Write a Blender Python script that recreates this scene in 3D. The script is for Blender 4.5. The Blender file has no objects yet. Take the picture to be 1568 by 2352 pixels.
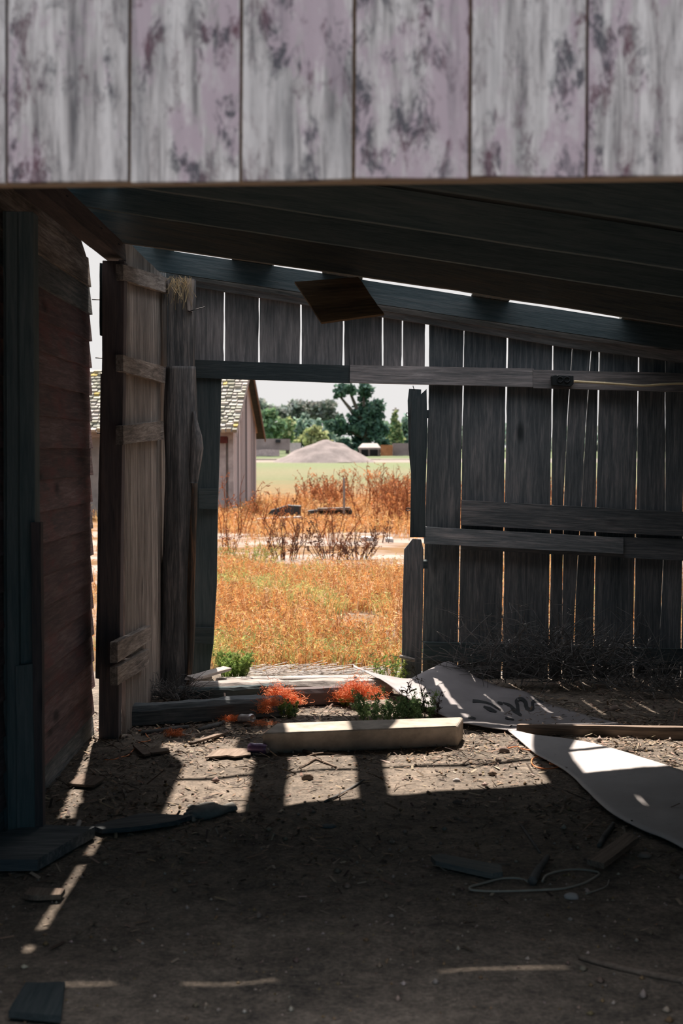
import bpy, math, random
import numpy as np
from mathutils import Vector, Matrix, noise

random.seed(7)
RNG = np.random.default_rng(7)
SC = bpy.context.scene
COL = SC.collection

# ------------------------------------------------------------------ camera model
F_PX = 50.0 / 36.0 * 2352.0
EYE = Vector((0, 0, 1.6))
PITCH = math.atan(139.0 / F_PX)
FWD = Vector((0, math.cos(PITCH), -math.sin(PITCH)))
UPV = Vector((0, math.sin(PITCH), math.cos(PITCH)))
RGT = Vector((1, 0, 0))

def ray(x, y):
    return FWD + RGT * ((x - 784.0) / F_PX) + UPV * ((1176.0 - y) / F_PX)

def P(x, y, Y):                      # measured point on the plane at distance Y
    r = ray(x, y)
    return EYE + r * (Y / r.y)

def PX(x, y, X):                     # measured point on the plane at sideways offset X
    r = ray(x, y)
    return EYE + r * (X / r.x)

def G(x, y, z=0.0):                  # measured point on the ground
    r = ray(x, y)
    return EYE + r * ((z - EYE.z) / r.z)

# ------------------------------------------------------------------ object helpers
WORLDM = {}

def tag(o, label=None, cat=None, group=None, kind=None):
    if label: o['label'] = label
    if cat: o['category'] = cat
    if group: o['group'] = group
    if kind: o['kind'] = kind
    return o

def place(o, m, parent=None):
    COL.objects.link(o)
    if parent is not None:
        o.parent = parent
        o.matrix_parent_inverse = WORLDM[parent.name].inverted()
    o.matrix_basis = m
    WORLDM[o.name] = m
    return o

def thing(name, label, cat, loc=(0, 0, 0), group=None, kind=None):
    o = bpy.data.objects.new(name, None)
    o.empty_display_size = 0.1
    place(o, Matrix.Translation(Vector(loc)))
    return tag(o, label, cat, group, kind)

def raw_mesh(name, v, f, mat, smooth=False, col=None):
    me = bpy.data.meshes.new(name)
    if isinstance(f, np.ndarray):
        n, k = f.shape
        me.vertices.add(len(v)); me.vertices.foreach_set('co', np.asarray(v, dtype=np.float32).ravel())
        me.loops.add(n * k); me.loops.foreach_set('vertex_index', f.astype(np.int32).ravel())
        me.polygons.add(n)
        me.polygons.foreach_set('loop_start', np.arange(0, n * k, k, dtype=np.int32))
        me.polygons.foreach_set('loop_total', np.full(n, k, dtype=np.int32))
        me.update(calc_edges=True)
    else:
        me.from_pydata([tuple(p) for p in v], [], f)
    me.materials.append(mat)
    if smooth:
        me.polygons.foreach_set('use_smooth', [True] * len(me.polygons))
    if col is not None:
        a = me.color_attributes.new('Col', 'FLOAT_COLOR', 'POINT')
        c = np.ones((len(v), 4), dtype=np.float32); c[:, :3] = col
        a.data.foreach_set('color', c.ravel())
    me.update()
    return me

def mesh(name, v, f, mat, parent=None, origin=None, smooth=False, col=None):
    """v in world space; the object's origin at `origin` (default: the foot of the thing)."""
    v = np.asarray([tuple(p) for p in v] if not isinstance(v, np.ndarray) else v, dtype=np.float64)
    if origin is None:
        c = v.mean(axis=0); c[2] = v[:, 2].min(); origin = c
    origin = np.asarray(tuple(origin), dtype=np.float64)
    me = raw_mesh(name, v - origin, f, mat, smooth, col)
    o = bpy.data.objects.new(name, me)
    return place(o, Matrix.Translation(Vector(origin)), parent)

def frame_from(axis, normal, origin):
    x = Vector(axis).normalized()
    z = Vector(normal); z = (z - x * z.dot(x)).normalized()
    y = z.cross(x)
    m = Matrix((x, y, z)).transposed().to_4x4()
    m.translation = Vector(origin)
    return m

def newell(pts):
    n = Vector((0, 0, 0))
    for i, a in enumerate(pts):
        b = pts[(i + 1) % len(pts)]
        n += Vector(((a.y - b.y) * (a.z + b.z), (a.z - b.z) * (a.x + b.x), (a.x - b.x) * (a.y + b.y)))
    return n.normalized()

def slab(name, pts, axis, t, mat, parent=None, jit=0.0, seg=0.06, bevel=0.0, away=None):
    """A plank: outline pts (world, any order round), front towards the viewer, thickness t behind it; grain along axis."""
    pts = [Vector(p) for p in pts]
    n = newell(pts)
    c = sum(pts, Vector()) / len(pts)
    ref = (EYE - c) if away is None else -Vector(away)
    if n.dot(ref) < 0:
        n = -n; pts = pts[::-1]
    axis = Vector(axis); axis = axis - n * axis.dot(n)
    m = frame_from(axis, n, c)
    inv = m.inverted()
    loc = [inv @ p for p in pts]
    if jit > 0:
        out = []
        off = random.uniform(0, 100)
        for i, a in enumerate(loc):
            b = loc[(i + 1) % len(loc)]
            d = b - a
            k = max(1, int(d.length / seg))
            nrm = Vector((-d.y, d.x, 0)).normalized() if d.length > 1e-6 else Vector((0, 1, 0))
            endy = abs(d.normalized().y) if d.length > 1e-6 else 0
            for q in range(k):
                p = a + d * (q / k)
                amp = jit * (1.0 + 1.2 * endy)
                s = noise.noise(Vector((off + p.x * 2.3, p.y * 2.3 + i * 7.1, 0))) * 1.2 + random.uniform(-.5, .5) * .45
                out.append(p + nrm * s * amp)
        loc = out
    k = len(loc)
    v = [(p.x, p.y, 0) for p in loc] + [(p.x, p.y, -t) for p in loc]
    f = [tuple(range(k)), tuple(range(2 * k - 1, k - 1, -1))]
    f += [(i, i + k, (i + 1) % k + k, (i + 1) % k) for i in range(k)]
    me = raw_mesh(name, v, f, mat)
    o = bpy.data.objects.new(name, me)
    place(o, m, parent)
    if bevel > 0:
        b = o.modifiers.new('bevel', 'BEVEL'); b.width = bevel; b.segments = 2; b.limit_method = 'ANGLE'
    return o

def tube_vf(pts, r, sides=6, cap=True):
    pts = [Vector(p) for p in pts]
    n = len(pts)
    rs = r if isinstance(r, (list, tuple)) else [r] * n
    vs, fs = [], []
    up = Vector((0.13, 0.21, 0.97))
    for i, p in enumerate(pts):
        d = (pts[min(i + 1, n - 1)] - pts[max(i - 1, 0)])
        d = d.normalized() if d.length > 1e-9 else Vector((0, 0, 1))
        a = d.cross(up)
        if a.length < 1e-3: a = d.cross(Vector((1, 0, 0)))
        a.normalize(); b = d.cross(a)
        for k in range(sides):
            t = 2 * math.pi * k / sides
            vs.append(p + (a * math.cos(t) + b * math.sin(t)) * rs[i])
    for i in range(n - 1):
        for k in range(sides):
            k2 = (k + 1) % sides
            fs.append((i * sides + k, i * sides + k2, (i + 1) * sides + k2, (i + 1) * sides + k))
    if cap:
        fs.append(tuple(range(sides - 1, -1, -1)))
        fs.append(tuple(range((n - 1) * sides, n * sides)))
    return vs, fs

def join(parts):
    V, Fc = [], []
    for v, f in parts:
        b = len(V); V += list(v); Fc += [tuple(i + b for i in q) for q in f]
    return V, Fc

def tube(name, pts, r, mat, parent=None, sides=6, smooth=True):
    v, f = tube_vf(pts, r, sides)
    return mesh(name, v, f, mat, parent, smooth=smooth)

def smooth_path(pts, n=8):
    pts = [Vector(p) for p in pts]
    out = []
    for i in range(len(pts) - 1):
        p0 = pts[max(i - 1, 0)]; p1 = pts[i]; p2 = pts[i + 1]; p3 = pts[min(i + 2, len(pts) - 1)]
        for k in range(n):
            t = k / n
            out.append(0.5 * ((2 * p1) + (p2 - p0) * t + (2 * p0 - 5 * p1 + 4 * p2 - p3) * t * t + (3 * p1 - p0 - 3 * p2 + p3) * t ** 3))
    out.append(pts[-1])
    return out

def fbm(x, y, s=1.0, o=3):
    return noise.fractal(Vector((x * s, y * s, 3.7)), 1.0, 2.0, o)

def gz(x, y):                        # height of the barn's dirt floor
    return 0.018 * fbm(x, y, 0.9, 4) + 0.006 * fbm(x + 9, y, 5.0, 2) - 0.004

def GF(x, y, dz=0.0):                # pixel measured on the dirt floor, following its bumps
    p = G(x, y)
    p.z = gz(p.x, p.y) + dz
    return p

# ------------------------------------------------------------------ materials
def new_mat(name):
    m = bpy.data.materials.new(name); m.use_nodes = True
    nt = m.node_tree; nt.nodes.clear()
    out = nt.nodes.new('ShaderNodeOutputMaterial')
    b = nt.nodes.new('ShaderNodeBsdfPrincipled')
    b.inputs['Roughness'].default_value = 0.9
    b.inputs['Specular IOR Level'].default_value = 0.15
    nt.links.new(b.outputs[0], out.inputs[0])
    return m, nt, b

def N(nt, kind, **kw):
    n = nt.nodes.new('ShaderNode' + kind)
    for k, v in kw.items():
        setattr(n, k, v)
    return n

def ramp(nt, src, stops):
    r = N(nt, 'ValToRGB')
    e = r.color_ramp.elements
    while len(e) > 1: e.remove(e[-1])
    e[0].position = stops[0][0]; e[0].color = (*stops[0][1], 1)
    for p, c in stops[1:]:
        q = e.new(p); q.color = (*c, 1)
    nt.links.new(src, r.inputs[0])
    return r.outputs[0]

def coords(nt, scale, obj_random=True):
    tc = N(nt, 'TexCoord')
    src = tc.outputs['Object']
    if obj_random:
        oi = N(nt, 'ObjectInfo')
        mu = N(nt, 'VectorMath', operation='SCALE'); mu.inputs[0].default_value = (37.0, 53.0, 71.0)
        nt.links.new(oi.outputs['Random'], mu.inputs['Scale'])
        ad = N(nt, 'VectorMath', operation='ADD')
        nt.links.new(src, ad.inputs[0]); nt.links.new(mu.outputs[0], ad.inputs[1])
        src = ad.outputs[0]
    mp = N(nt, 'Mapping'); mp.inputs['Scale'].default_value = scale
    nt.links.new(src, mp.inputs[0])
    return mp.outputs[0]

def noise_tex(nt, vec, scale, detail=6, rough=0.6, dist=0.0):
    n = N(nt, 'TexNoise')
    n.inputs['Scale'].default_value = scale; n.inputs['Detail'].default_value = detail
    n.inputs['Roughness'].default_value = rough; n.inputs['Distortion'].default_value = dist
    nt.links.new(vec, n.inputs['Vector'])
    return n.outputs[0]

def mathn(nt, op, a, b=None, clamp=False):
    m = N(nt, 'Math', operation=op, use_clamp=clamp)
    for i, q in enumerate((a, b)):
        if q is None: continue
        if isinstance(q, (int, float)): m.inputs[i].default_value = q
        else: nt.links.new(q, m.inputs[i])
    return m.outputs[0]

def mixc(nt, fac, a, b, mode='MIX'):
    m = N(nt, 'Mix', data_type='RGBA', blend_type=mode)
    for i, q in ((0, fac), (6, a), (7, b)):
        if isinstance(q, (int, float)): m.inputs[i].default_value = q
        elif isinstance(q, tuple): m.inputs[i].default_value = (*q, 1)
        else: nt.links.new(q, m.inputs[i])
    return m.outputs[2]

def bump(nt, b, h, strength, dist=0.01):
    bp = N(nt, 'Bump'); bp.inputs['Strength'].default_value = strength; bp.inputs['Distance'].default_value = dist
    nt.links.new(h, bp.inputs['Height']); nt.links.new(bp.outputs[0], b.inputs['Normal'])

def wood(name, dark, mid, light, vary=0.35, bumps=0.5, stain=None, knots=True):
    """Weathered sawn timber, grain along the object's local X."""
    m, nt, b = new_mat(name)
    v1 = coords(nt, (1.0, 16.0, 16.0))
    v2 = coords(nt, (0.5, 2.2, 2.2))
    g1 = noise_tex(nt, v1, 3.0, 8, 0.65, 0.6)
    g2 = noise_tex(nt, v1, 11.0, 4, 0.6)
    pt = noise_tex(nt, v2, 2.2, 5, 0.6)
    s = mathn(nt, 'ADD', mathn(nt, 'MULTIPLY', g1, 0.6), mathn(nt, 'MULTIPLY', g2, 0.25))
    s = mathn(nt, 'ADD', s, mathn(nt, 'MULTIPLY', pt, 0.35))
    c = ramp(nt, s, [(0.42, dark), (0.6, mid), (0.82, light)])
    if knots:
        vk = coords(nt, (1.3, 3.4, 3.4))
        vo = N(nt, 'TexVoronoi'); vo.inputs['Scale'].default_value = 1.0
        nt.links.new(vk, vo.inputs['Vector'])
        kf = ramp(nt, vo.outputs['Distance'], [(0.05, (1, 1, 1)), (0.13, (0, 0, 0))])
        c = mixc(nt, mathn(nt, 'MULTIPLY', kf, 0.8), c, tuple(q * 0.35 for q in dark))
    if stain:
        sv = coords(nt, (0.7, 2.5, 2.5))
        sf = ramp(nt, noise_tex(nt, sv, 3.1, 6, 0.7), [(0.5, (0, 0, 0)), (0.68, (1, 1, 1))])
        c = mixc(nt, mathn(nt, 'MULTIPLY', sf, 0.75), c, stain)
    oi = N(nt, 'ObjectInfo')
    k = mathn(nt, 'ADD', mathn(nt, 'MULTIPLY', oi.outputs['Random'], 2 * vary), 1.0 - vary)
    vm = N(nt, 'VectorMath', operation='SCALE')
    nt.links.new(c, vm.inputs[0]); nt.links.new(k, vm.inputs['Scale'])
    nt.links.new(vm.outputs[0], b.inputs['Base Color'])
    bump(nt, b, s, bumps, 0.012)
    return m

def plain(name, col, rough=0.8, vary=0.3, scale=12.0, spec=0.2, metal=0.0, bumps=0.2):
    m, nt, b = new_mat(name)
    v = coords(nt, (1, 1, 1))
    n = noise_tex(nt, v, scale, 6, 0.65)
    lo = tuple(c * (1 - vary) for c in col); hi = tuple(min(1, c * (1 + vary)) for c in col)
    c = ramp(nt, n, [(0.3, lo), (0.7, hi)])
    nt.links.new(c, b.inputs['Base Color'])
    b.inputs['Roughness'].default_value = rough; b.inputs['Specular IOR Level'].default_value = spec
    b.inputs['Metallic'].default_value = metal
    if bumps: bump(nt, b, n, bumps, 0.01)
    return m

def vcol(name, trans=0.0, rough=0.85):
    m, nt, b = new_mat(name)
    a = N(nt, 'Attribute'); a.attribute_name = 'Col'
    nt.links.new(a.outputs['Color'], b.inputs['Base Color'])
    b.inputs['Roughness'].default_value = rough
    if trans > 0:
        tr = N(nt, 'BsdfTranslucent'); mx = N(nt, 'MixShader'); mx.inputs[0].default_value = trans
        nt.links.new(a.outputs['Color'], tr.inputs['Color'])
        out = next(n for n in nt.nodes if n.type == 'OUTPUT_MATERIAL')
        nt.links.new(b.outputs[0], mx.inputs[1]); nt.links.new(tr.outputs[0], mx.inputs[2])
        nt.links.new(mx.outputs[0], out.inputs[0])
    return m

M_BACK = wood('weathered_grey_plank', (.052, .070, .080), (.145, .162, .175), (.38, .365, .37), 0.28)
M_DARK = wood('dark_old_timber', (.028, .044, .050), (.056, .074, .080), (.10, .112, .118), 0.2)
M_RED = wood('red_brown_timber', (.07, .075, .082), (.14, .118, .122), (.24, .18, .175), 0.2)
M_LIT = wood('silver_brown_plank', (.045, .045, .045), (.25, .215, .195), (.62, .55, .50), 0.2)
M_SIDING = wood('faded_red_siding', (.080, .085, .095), (.19, .135, .145), (.36, .29, .30), 0.25, 0.4, stain=(.27, .12, .125))
M_SILV = wood('bleached_driftwood', (.12, .11, .105), (.44, .40, .375), (.78, .71, .67), 0.12, 0.9)
M_SCRAP = wood('split_wood_scrap', (0.068, 0.056, 0.049), (0.203, 0.158, 0.128), (0.338, 0.277, 0.232), 0.3, 0.6)
M_ROOF = wood('brown_roof_board', (.075, .105, .115), (.17, .18, .175), (.30, .25, .205), 0.35, 0.4)
M_PLY = wood('peeling_plywood', (0.099, 0.070, 0.048), (0.286, 0.180, 0.106), (0.550, 0.352, 0.209), 0.1, 0.3, stain=(0.077, 0.062, 0.048))
M_LOG = wood('gnarled_bark_wood', (.035, .046, .052), (.15, .15, .155), (.48, .44, .42), 0.1, 1.0)
M_BROWN = wood('bare_brown_heartwood', (.035, .04, .042), (.075, .062, .052), (.40, .22, .12), 0.1, 0.9)
M_NAIL = plain('rusty_iron', (.03, .03, .035), 0.6, 0.4, 40, 0.3)
M_NEAR = wood('near_dark_timber', (.075, .115, .13), (.15, .19, .20), (.25, .27, .28), 0.2)
M_UP = wood('lit_grey_plank', (.075, .088, .094), (.215, .205, .208), (.46, .42, .42), 0.22)  # lighter copy of the grey plank: light is put into its colour
# ---- special materials
def mat_paint():
    m, nt, b = new_mat('flaking_lavender_paint')
    vg = coords(nt, (1.2, 14, 14)); vp = coords(nt, (3.0, 6.0, 6.0)); vl = coords(nt, (1.0, 2.6, 2.6))
    grain = noise_tex(nt, vg, 3.0, 8, 0.65, 0.4)
    bare = ramp(nt, grain, [(0.32, (.22, .20, .205)), (0.46, (.52, .475, .47)), (0.62, (.80, .74, .73))])
    lav = mixc(nt, grain, (.50, .395, .445), (.61, .495, .54))
    oi = N(nt, 'ObjectInfo')
    bias = mathn(nt, 'MULTIPLY', mathn(nt, 'SUBTRACT', oi.outputs['Random'], 0.5), 0.16)
    big = mathn(nt, 'ADD', mathn(nt, 'ADD', mathn(nt, 'MULTIPLY', noise_tex(nt, vl, 1.7, 3, 0.5), 0.55), mathn(nt, 'MULTIPLY', noise_tex(nt, vp, 2.3, 6, 0.7), 0.45)), bias)
    f = ramp(nt, big, [(0.45, (0, 0, 0)), (0.50, (1, 1, 1))])
    c = mixc(nt, f, bare, lav)
    fl = noise_tex(nt, vp, 3.4, 7, 0.74, 0.3)
    edge = mathn(nt, 'MULTIPLY', ramp(nt, fl, [(0.50, (0, 0, 0)), (0.60, (1, 1, 1))]), ramp(nt, big, [(0.36, (0, 0, 0)), (0.47, (1, 1, 1)), (0.53, (1, 1, 1)), (0.62, (0.15, 0.15, 0.15))]))
    vr = coords(nt, (1.5, 4.0, 4.0))
    red = noise_tex(nt, vr, 4.0, 4, 0.6)
    fleck = mixc(nt, ramp(nt, red, [(0.45, (0, 0, 0)), (0.6, (1, 1, 1))]), (.085, .085, .10), (.15, .075, .095))
    wh = noise_tex(nt, coords(nt, (2.4, 5.0, 5.0)), 2.0, 6, 0.7)
    c = mixc(nt, mathn(nt, 'MULTIPLY', ramp(nt, wh, [(0.53, (0, 0, 0)), (0.61, (1, 1, 1))]), 0.55), c, mixc(nt, grain, (.60, .55, .55), (.82, .77, .76)))
    c = mixc(nt, mathn(nt, 'MULTIPLY', edge, 0.9), c, fleck)
    st = noise_tex(nt, coords(nt, (0.8, 9, 9)), 2.0, 5, 0.6)
    c = mixc(nt, mathn(nt, 'MULTIPLY', ramp(nt, st, [(0.54, (0, 0, 0)), (0.72, (1, 1, 1))]), 0.6), c, (.12, .12, .13))
    nt.links.new(c, b.inputs['Base Color'])
    bump(nt, b, big, 0.5, 0.004)
    return m

def mat_dirt(name, lo, mid, hi, fine=60):
    m, nt, b = new_mat(name)
    v = coords(nt, (1, 1, 1), False)
    n1 = noise_tex(nt, v, 2.0, 6, 0.6); n2 = noise_tex(nt, v, fine, 5, 0.7); n3 = noise_tex(nt, v, fine * 0.22, 6, 0.7)
    s = mathn(nt, 'ADD', mathn(nt, 'MULTIPLY', n1, 0.3), mathn(nt, 'ADD', mathn(nt, 'MULTIPLY', n2, 0.4), mathn(nt, 'MULTIPLY', n3, 0.35)))
    c = ramp(nt, s, [(0.40, lo), (0.52, mid), (0.66, hi)])
    nt.links.new(c, b.inputs['Base Color'])
    h = mathn(nt, 'ADD', mathn(nt, 'MULTIPLY', n2, 0.5), n3)
    bump(nt, b, h, 0.7, 0.03)
    b.inputs['Roughness'].default_value = 0.95
    return m

def mat_field():
    m, nt, b = new_mat('field_ground')
    v = coords(nt, (1, 1, 1), False)
    sx = N(nt, 'SeparateXYZ'); nt.links.new(v, sx.inputs[0])
    wob = noise_tex(nt, coords(nt, (.15, .3, 1), False), 1.0, 4, 0.6)
    yy = mathn(nt, 'ADD', sx.outputs[1], mathn(nt, 'MULTIPLY', mathn(nt, 'SUBTRACT', wob, 0.5), 14.0))
    k = mathn(nt, 'DIVIDE', yy, 130.0, True)
    c = ramp(nt, k, [(0.0, (.30, .19, .085)), (0.20, (.46, .25, .10)), (0.36, (.52, .29, .12)), (0.44, (.44, .34, .17)), (0.52, (.34, .37, .19)),
                     (0.62, (.42, .40, .23)), (0.74, (.34, .42, .21)), (0.81, (.36, .42, .22)), (0.835, (.62, .52, .46)), (0.93, (.60, .53, .47)), (0.95, (.25, .33, .16))])
    c = mixc(nt, 1.0, c, (.42, .42, .42), 'MULTIPLY')
    n2 = noise_tex(nt, coords(nt, (1, 1, 1), False), 5.0, 8, 0.75)
    c = mixc(nt, 0.75, c, ramp(nt, n2, [(0.3, (.45, .42, .40)), (0.55, (1, 1, 1)), (0.75, (1.25, 1.2, 1.15))]), 'MULTIPLY')
    soil = ramp(nt, noise_tex(nt, coords(nt, (.28, .5, 1), False), 1.0, 5, 0.6), [(0.45, (0, 0, 0)), (0.56, (1, 1, 1))])
    near = ramp(nt, mathn(nt, 'DIVIDE', sx.outputs[1], 60.0, True), [(0.16, (.25, .25, .25)), (0.28, (.6, .6, .6)), (0.33, (1, 1, 1)), (0.46, (.8, .8, .8)), (0.55, (0, 0, 0))])
    c = mixc(nt, mathn(nt, 'MULTIPLY', soil, near), c, mixc(nt, n2, (.22, .18, .155), (.44, .37, .335)))
    nt.links.new(c, b.inputs['Base Color'])
    bump(nt, b, n2, 0.6, 0.05)
    return m

def mat_sheet(name, lo, hi):
    m, nt, b = new_mat(name)
    v = coords(nt, (1, 1, 1), False)
    n = noise_tex(nt, v, 2.2, 6, 0.6); n2 = noise_tex(nt, v, 22, 5, 0.7)
    c = ramp(nt, n, [(0.3, lo), (0.65, hi)])
    d = ramp(nt, n2, [(0.60, (0, 0, 0)), (0.72, (1, 1, 1))])
    c = mixc(nt, mathn(nt, 'MULTIPLY', d, 0.5), c, (.26, .22, .21))
    nt.links.new(c, b.inputs['Base Color'])
    b.inputs['Roughness'].default_value = 0.55; b.inputs['Specular IOR Level'].default_value = 0.3
    bump(nt, b, n, 0.25, 0.02)
    return m

M_PAINT = mat_paint()
M_HEAD = wood('brown_header_wood', (.22, .15, .10), (.42, .30, .21), (.6, .45, .33), 0.1, 0.3)
M_DIRT = mat_dirt('packed_barn_dirt', (.066, .062, .058), (.185, .158, .132), (.37, .31, .255))
M_FIELD = mat_field()
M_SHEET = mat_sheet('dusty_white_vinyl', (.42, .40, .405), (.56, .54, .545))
M_SHEET_SHADED = mat_sheet('shaded_white_vinyl', (.19, .178, .188), (.29, .273, .283))  # the same vinyl made greyer: shade at the wall is put into the colour
M_CONC = plain('weathered_concrete', (.43, .385, .335), 0.9, 0.3, 9, 0.1, 0, 0.4)
M_FOUND = plain('dark_footing', (.10, .095, .09), 0.95, 0.4, 9)
M_TWINE = plain('orange_twine', (.92, .29, .11), 0.6, 0.25, 30, 0.3, 0, 0)
M_CAN = plain('crushed_aluminium', (.55, .52, .55), 0.35, 0.2, 25, 0.5, 0.7, 0.2)
M_CANP = plain('purple_can_print', (.16, .10, .22), 0.35, 0.3, 18, 0.5, 0.3, 0.1)
M_GLOVE = plain('dirty_glove_cloth', (.27, .27, .26), 0.95, 0.35, 14, 0.1, 0, 0.5)
M_STONE = plain('pale_stone', (0.252, 0.198, 0.174), 0.9, 0.3, 14)
M_CABLE = plain('cream_cable', (.70, .58, .36), 0.5, 0.1, 10, 0.3, 0, 0)
M_WIRE = plain('pale_wire', (.34, .33, .29), 0.6, 0.2, 10, 0.3, 0, 0)
M_BLACK = plain('black_plastic', (.012, .016, .018), 0.5, 0.3, 20, 0.3)
M_MARK = plain('black_mark', (.035, .038, .042), 0.7, 0.3, 20, 0.2)
M_TWIG = plain('dry_twig', (.15, .15, .15), 0.9, 0.4, 10)
M_STRAW = plain('dry_straw', (.42, .33, .20), 0.9, 0.4, 10, 0.1, 0, 0)
M_BARK = plain('grey_bark', (.16, .125, .105), 0.95, 0.3, 12)
M_GRAVEL = plain('pinkish_gravel', (0.22, 0.19, 0.184), 0.95, 0.22, 1.6, 0.1, 0, 0.6)
M_WALLB = plain('grey_earth_block', (0.22, 0.193, 0.187), 0.95, 0.25, 1.2)
M_HAY = plain('orange_hay', (0.3, 0.144, 0.066), 0.95, 0.3, 3)
M_SHEDR = plain('pale_shed_roof', (0.27, 0.24, 0.228), 0.8, 0.2, 2)
M_WHITE = plain('white_board', (0.444, 0.426, 0.42), 0.8, 0.15, 4)
M_SCRAPM = plain('dark_scrap_metal', (.035, .04, .045), 0.6, 0.3, 6, 0.3)
M_PALEW = plain('pale_gable_board', (0.364, 0.325, 0.325), 0.9, 0.25, 6)
M_REDTRIM = plain('dark_red_trim', (.13, .045, .045), 0.9, 0.3, 6)
M_POLE = plain('grey_pole', (.25, .23, .22), 0.9, 0.2, 4)
M_LEAF = vcol('hazy_leaf_colours', 0.25)
M_GRASS = vcol('grass_colours', 0.35)
M_CHIP = vcol('litter_colours', 0.0)
M_SHINGLE = vcol('shingle_colours', 0.0)
M_GABLE = vcol('gable_plank_colours', 0.0)

# ------------------------------------------------------------------ camera, sun, sky
cam = bpy.data.cameras.new('camera'); camo = bpy.data.objects.new('camera', cam); COL.objects.link(camo)
cam.sensor_fit = 'VERTICAL'; cam.sensor_height = 36.0; cam.sensor_width = 24.0; cam.lens = 50.0
camo.location = EYE; camo.rotation_euler = (math.pi / 2 - PITCH, 0, 0)
cam.clip_end = 1500
cam.dof.use_dof = True; cam.dof.focus_distance = 9.3; cam.dof.aperture_fstop = 4.0
SC.camera = camo

sun = bpy.data.lights.new('sun', 'SUN'); suno = bpy.data.objects.new('sun', sun); COL.objects.link(suno)
SUN_DIR = Vector((0.09, -1.0, -1.5)).normalized()
suno.rotation_euler = SUN_DIR.to_track_quat('-Z', 'Y').to_euler()
sun.energy = 11.0; sun.color = (1.0, .87, .75); sun.angle = math.radians(0.6)

w = bpy.data.worlds.new('sky'); SC.world = w; w.use_nodes = True
nt = w.node_tree; nt.nodes.clear()
wo = nt.nodes.new('ShaderNodeOutputWorld'); bg = nt.nodes.new('ShaderNodeBackground')
nt.links.new(bg.outputs[0], wo.inputs[0])
tc = nt.nodes.new('ShaderNodeTexCoord'); sx = nt.nodes.new('ShaderNodeSeparateXYZ')
nt.links.new(tc.outputs['Generated'], sx.inputs[0])
ahead = mathn(nt, 'ADD', mathn(nt, 'MULTIPLY', sx.outputs[1], 0.5), 0.5)      # low sky bright towards the sun, deeper away from it
c1 = ramp(nt, ahead, [(0.0, (.075, .20, .28)), (0.4, (.12, .25, .33)), (0.6, (.40, .48, .53)), (0.85, (.80, .79, .78)), (1.0, (.84, .82, .81))])
c2 = ramp(nt, ahead, [(0.0, (4.2, 3.9, 3.95)), (0.5, (2.2, 2.2, 2.3)), (1.0, (.60, .68, .76))])  # high sky behind the camera brightened to light the lintel
hi = ramp(nt, sx.outputs[2], [(0.56, (0, 0, 0)), (0.82, (1, 1, 1))])
nt.links.new(mixc(nt, hi, c1, c2), bg.inputs['Color'])
bg.inputs['Strength'].default_value = 1.0

SC.view_settings.view_transform = 'Standard'; SC.view_settings.look = 'None'
SC.view_settings.gamma = 1.0; SC.view_settings.exposure = 0.0
SC.view_settings.use_curve_mapping = False
SC.cycles.max_bounces = 6; SC.cycles.diffuse_bounces = 4; SC.cycles.glossy_bounces = 2
SC.cycles.transmission_bounces = 2; SC.cycles.transparent_max_bounces = 4
SC.cycles.caustics_reflective = False; SC.cycles.caustics_refractive = False
SC.cycles.use_denoising = True
SC.cycles.use_adaptive_sampling = True; SC.cycles.adaptive_threshold = 0.02

# ------------------------------------------------------------------ ground
def grid_mesh(name, xs, ys, zf, mat):
    X, Y = np.meshgrid(xs, ys)
    Z = np.array([[zf(x, y) for x in xs] for y in ys])
    v = np.stack([X.ravel(), Y.ravel(), Z.ravel()], 1)
    nx, ny = len(xs), len(ys)
    i = np.arange(nx * ny).reshape(ny, nx)
    f = np.stack([i[:-1, :-1].ravel(), i[:-1, 1:].ravel(), i[1:, 1:].ravel(), i[1:, :-1].ravel()], 1)
    return mesh(name, v, f, mat, origin=(0, 0, 0), smooth=True)

fl = grid_mesh('floor', np.linspace(-4.5, 4.5, 150), np.concatenate([np.linspace(-9, 2.8, 30), np.linspace(3, 10.3, 190)]), gz, M_DIRT)
tag(fl, 'packed brown dirt floor of the old barn with patches of sun', 'floor', kind='structure')

def zt(x, y):
    k = max(0.0, y - 40.0)
    k = k * k / (k + 12.0)
    s = 0.826 * k / (70 * 70 / 82.0)
    return min(s, 2.2) + (0.03 * fbm(x, y, 0.25, 3) * min(1, (y - 10.3) / 3) if y < 60 else 0)
fx = np.concatenate([np.linspace(-90, -14, 14), np.linspace(-13, 13, 60), np.linspace(14, 90, 14)])
fy = np.concatenate([np.linspace(10.3, 45, 90), np.linspace(46, 130, 60), np.linspace(135, 600, 20)])
fd = grid_mesh('field', fx, fy, zt, M_FIELD)
tag(fd, 'dry orange and green field running back to the tree line', 'field', kind='structure')

# ------------------------------------------------------------------ the front wall with its lintel of planks
FY = 3.0
wf = thing('wall_front', 'weathered lavender and grey painted plank wall above the barn opening', 'wall', (0, FY, 0), kind='structure')
def bot(x): return 418 + (403 - 418) * x / 1568.0
seams = [(-1350, -1350), (-1078, -1078), (-806, -806), (-534, -534), (-262, -262), (16, 15), (300, 296), (556, 552), (815, 811), (1082, 1078), (1352, 1346), (1625, 1618), (1895, 1890), (2165, 2160), (2435, 2430), (2705, 2700)]
for a, b_ in zip(seams[:-1], seams[1:]):
    g = 4.2
    pts = [P(a[0] + g, -230, FY), P(b_[0] - g, -230, FY), P(b_[1] - g, bot(b_[1]) + random.uniform(-3, 3), FY), P(a[1] + g, bot(a[1]) + random.uniform(-3, 3), FY)]
    slab('lintel_plank', pts, (0, 0, 1), 0.022, M_PAINT, wf, 0.0012, 0.03)
zb = P(784, 410, FY).z
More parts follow.
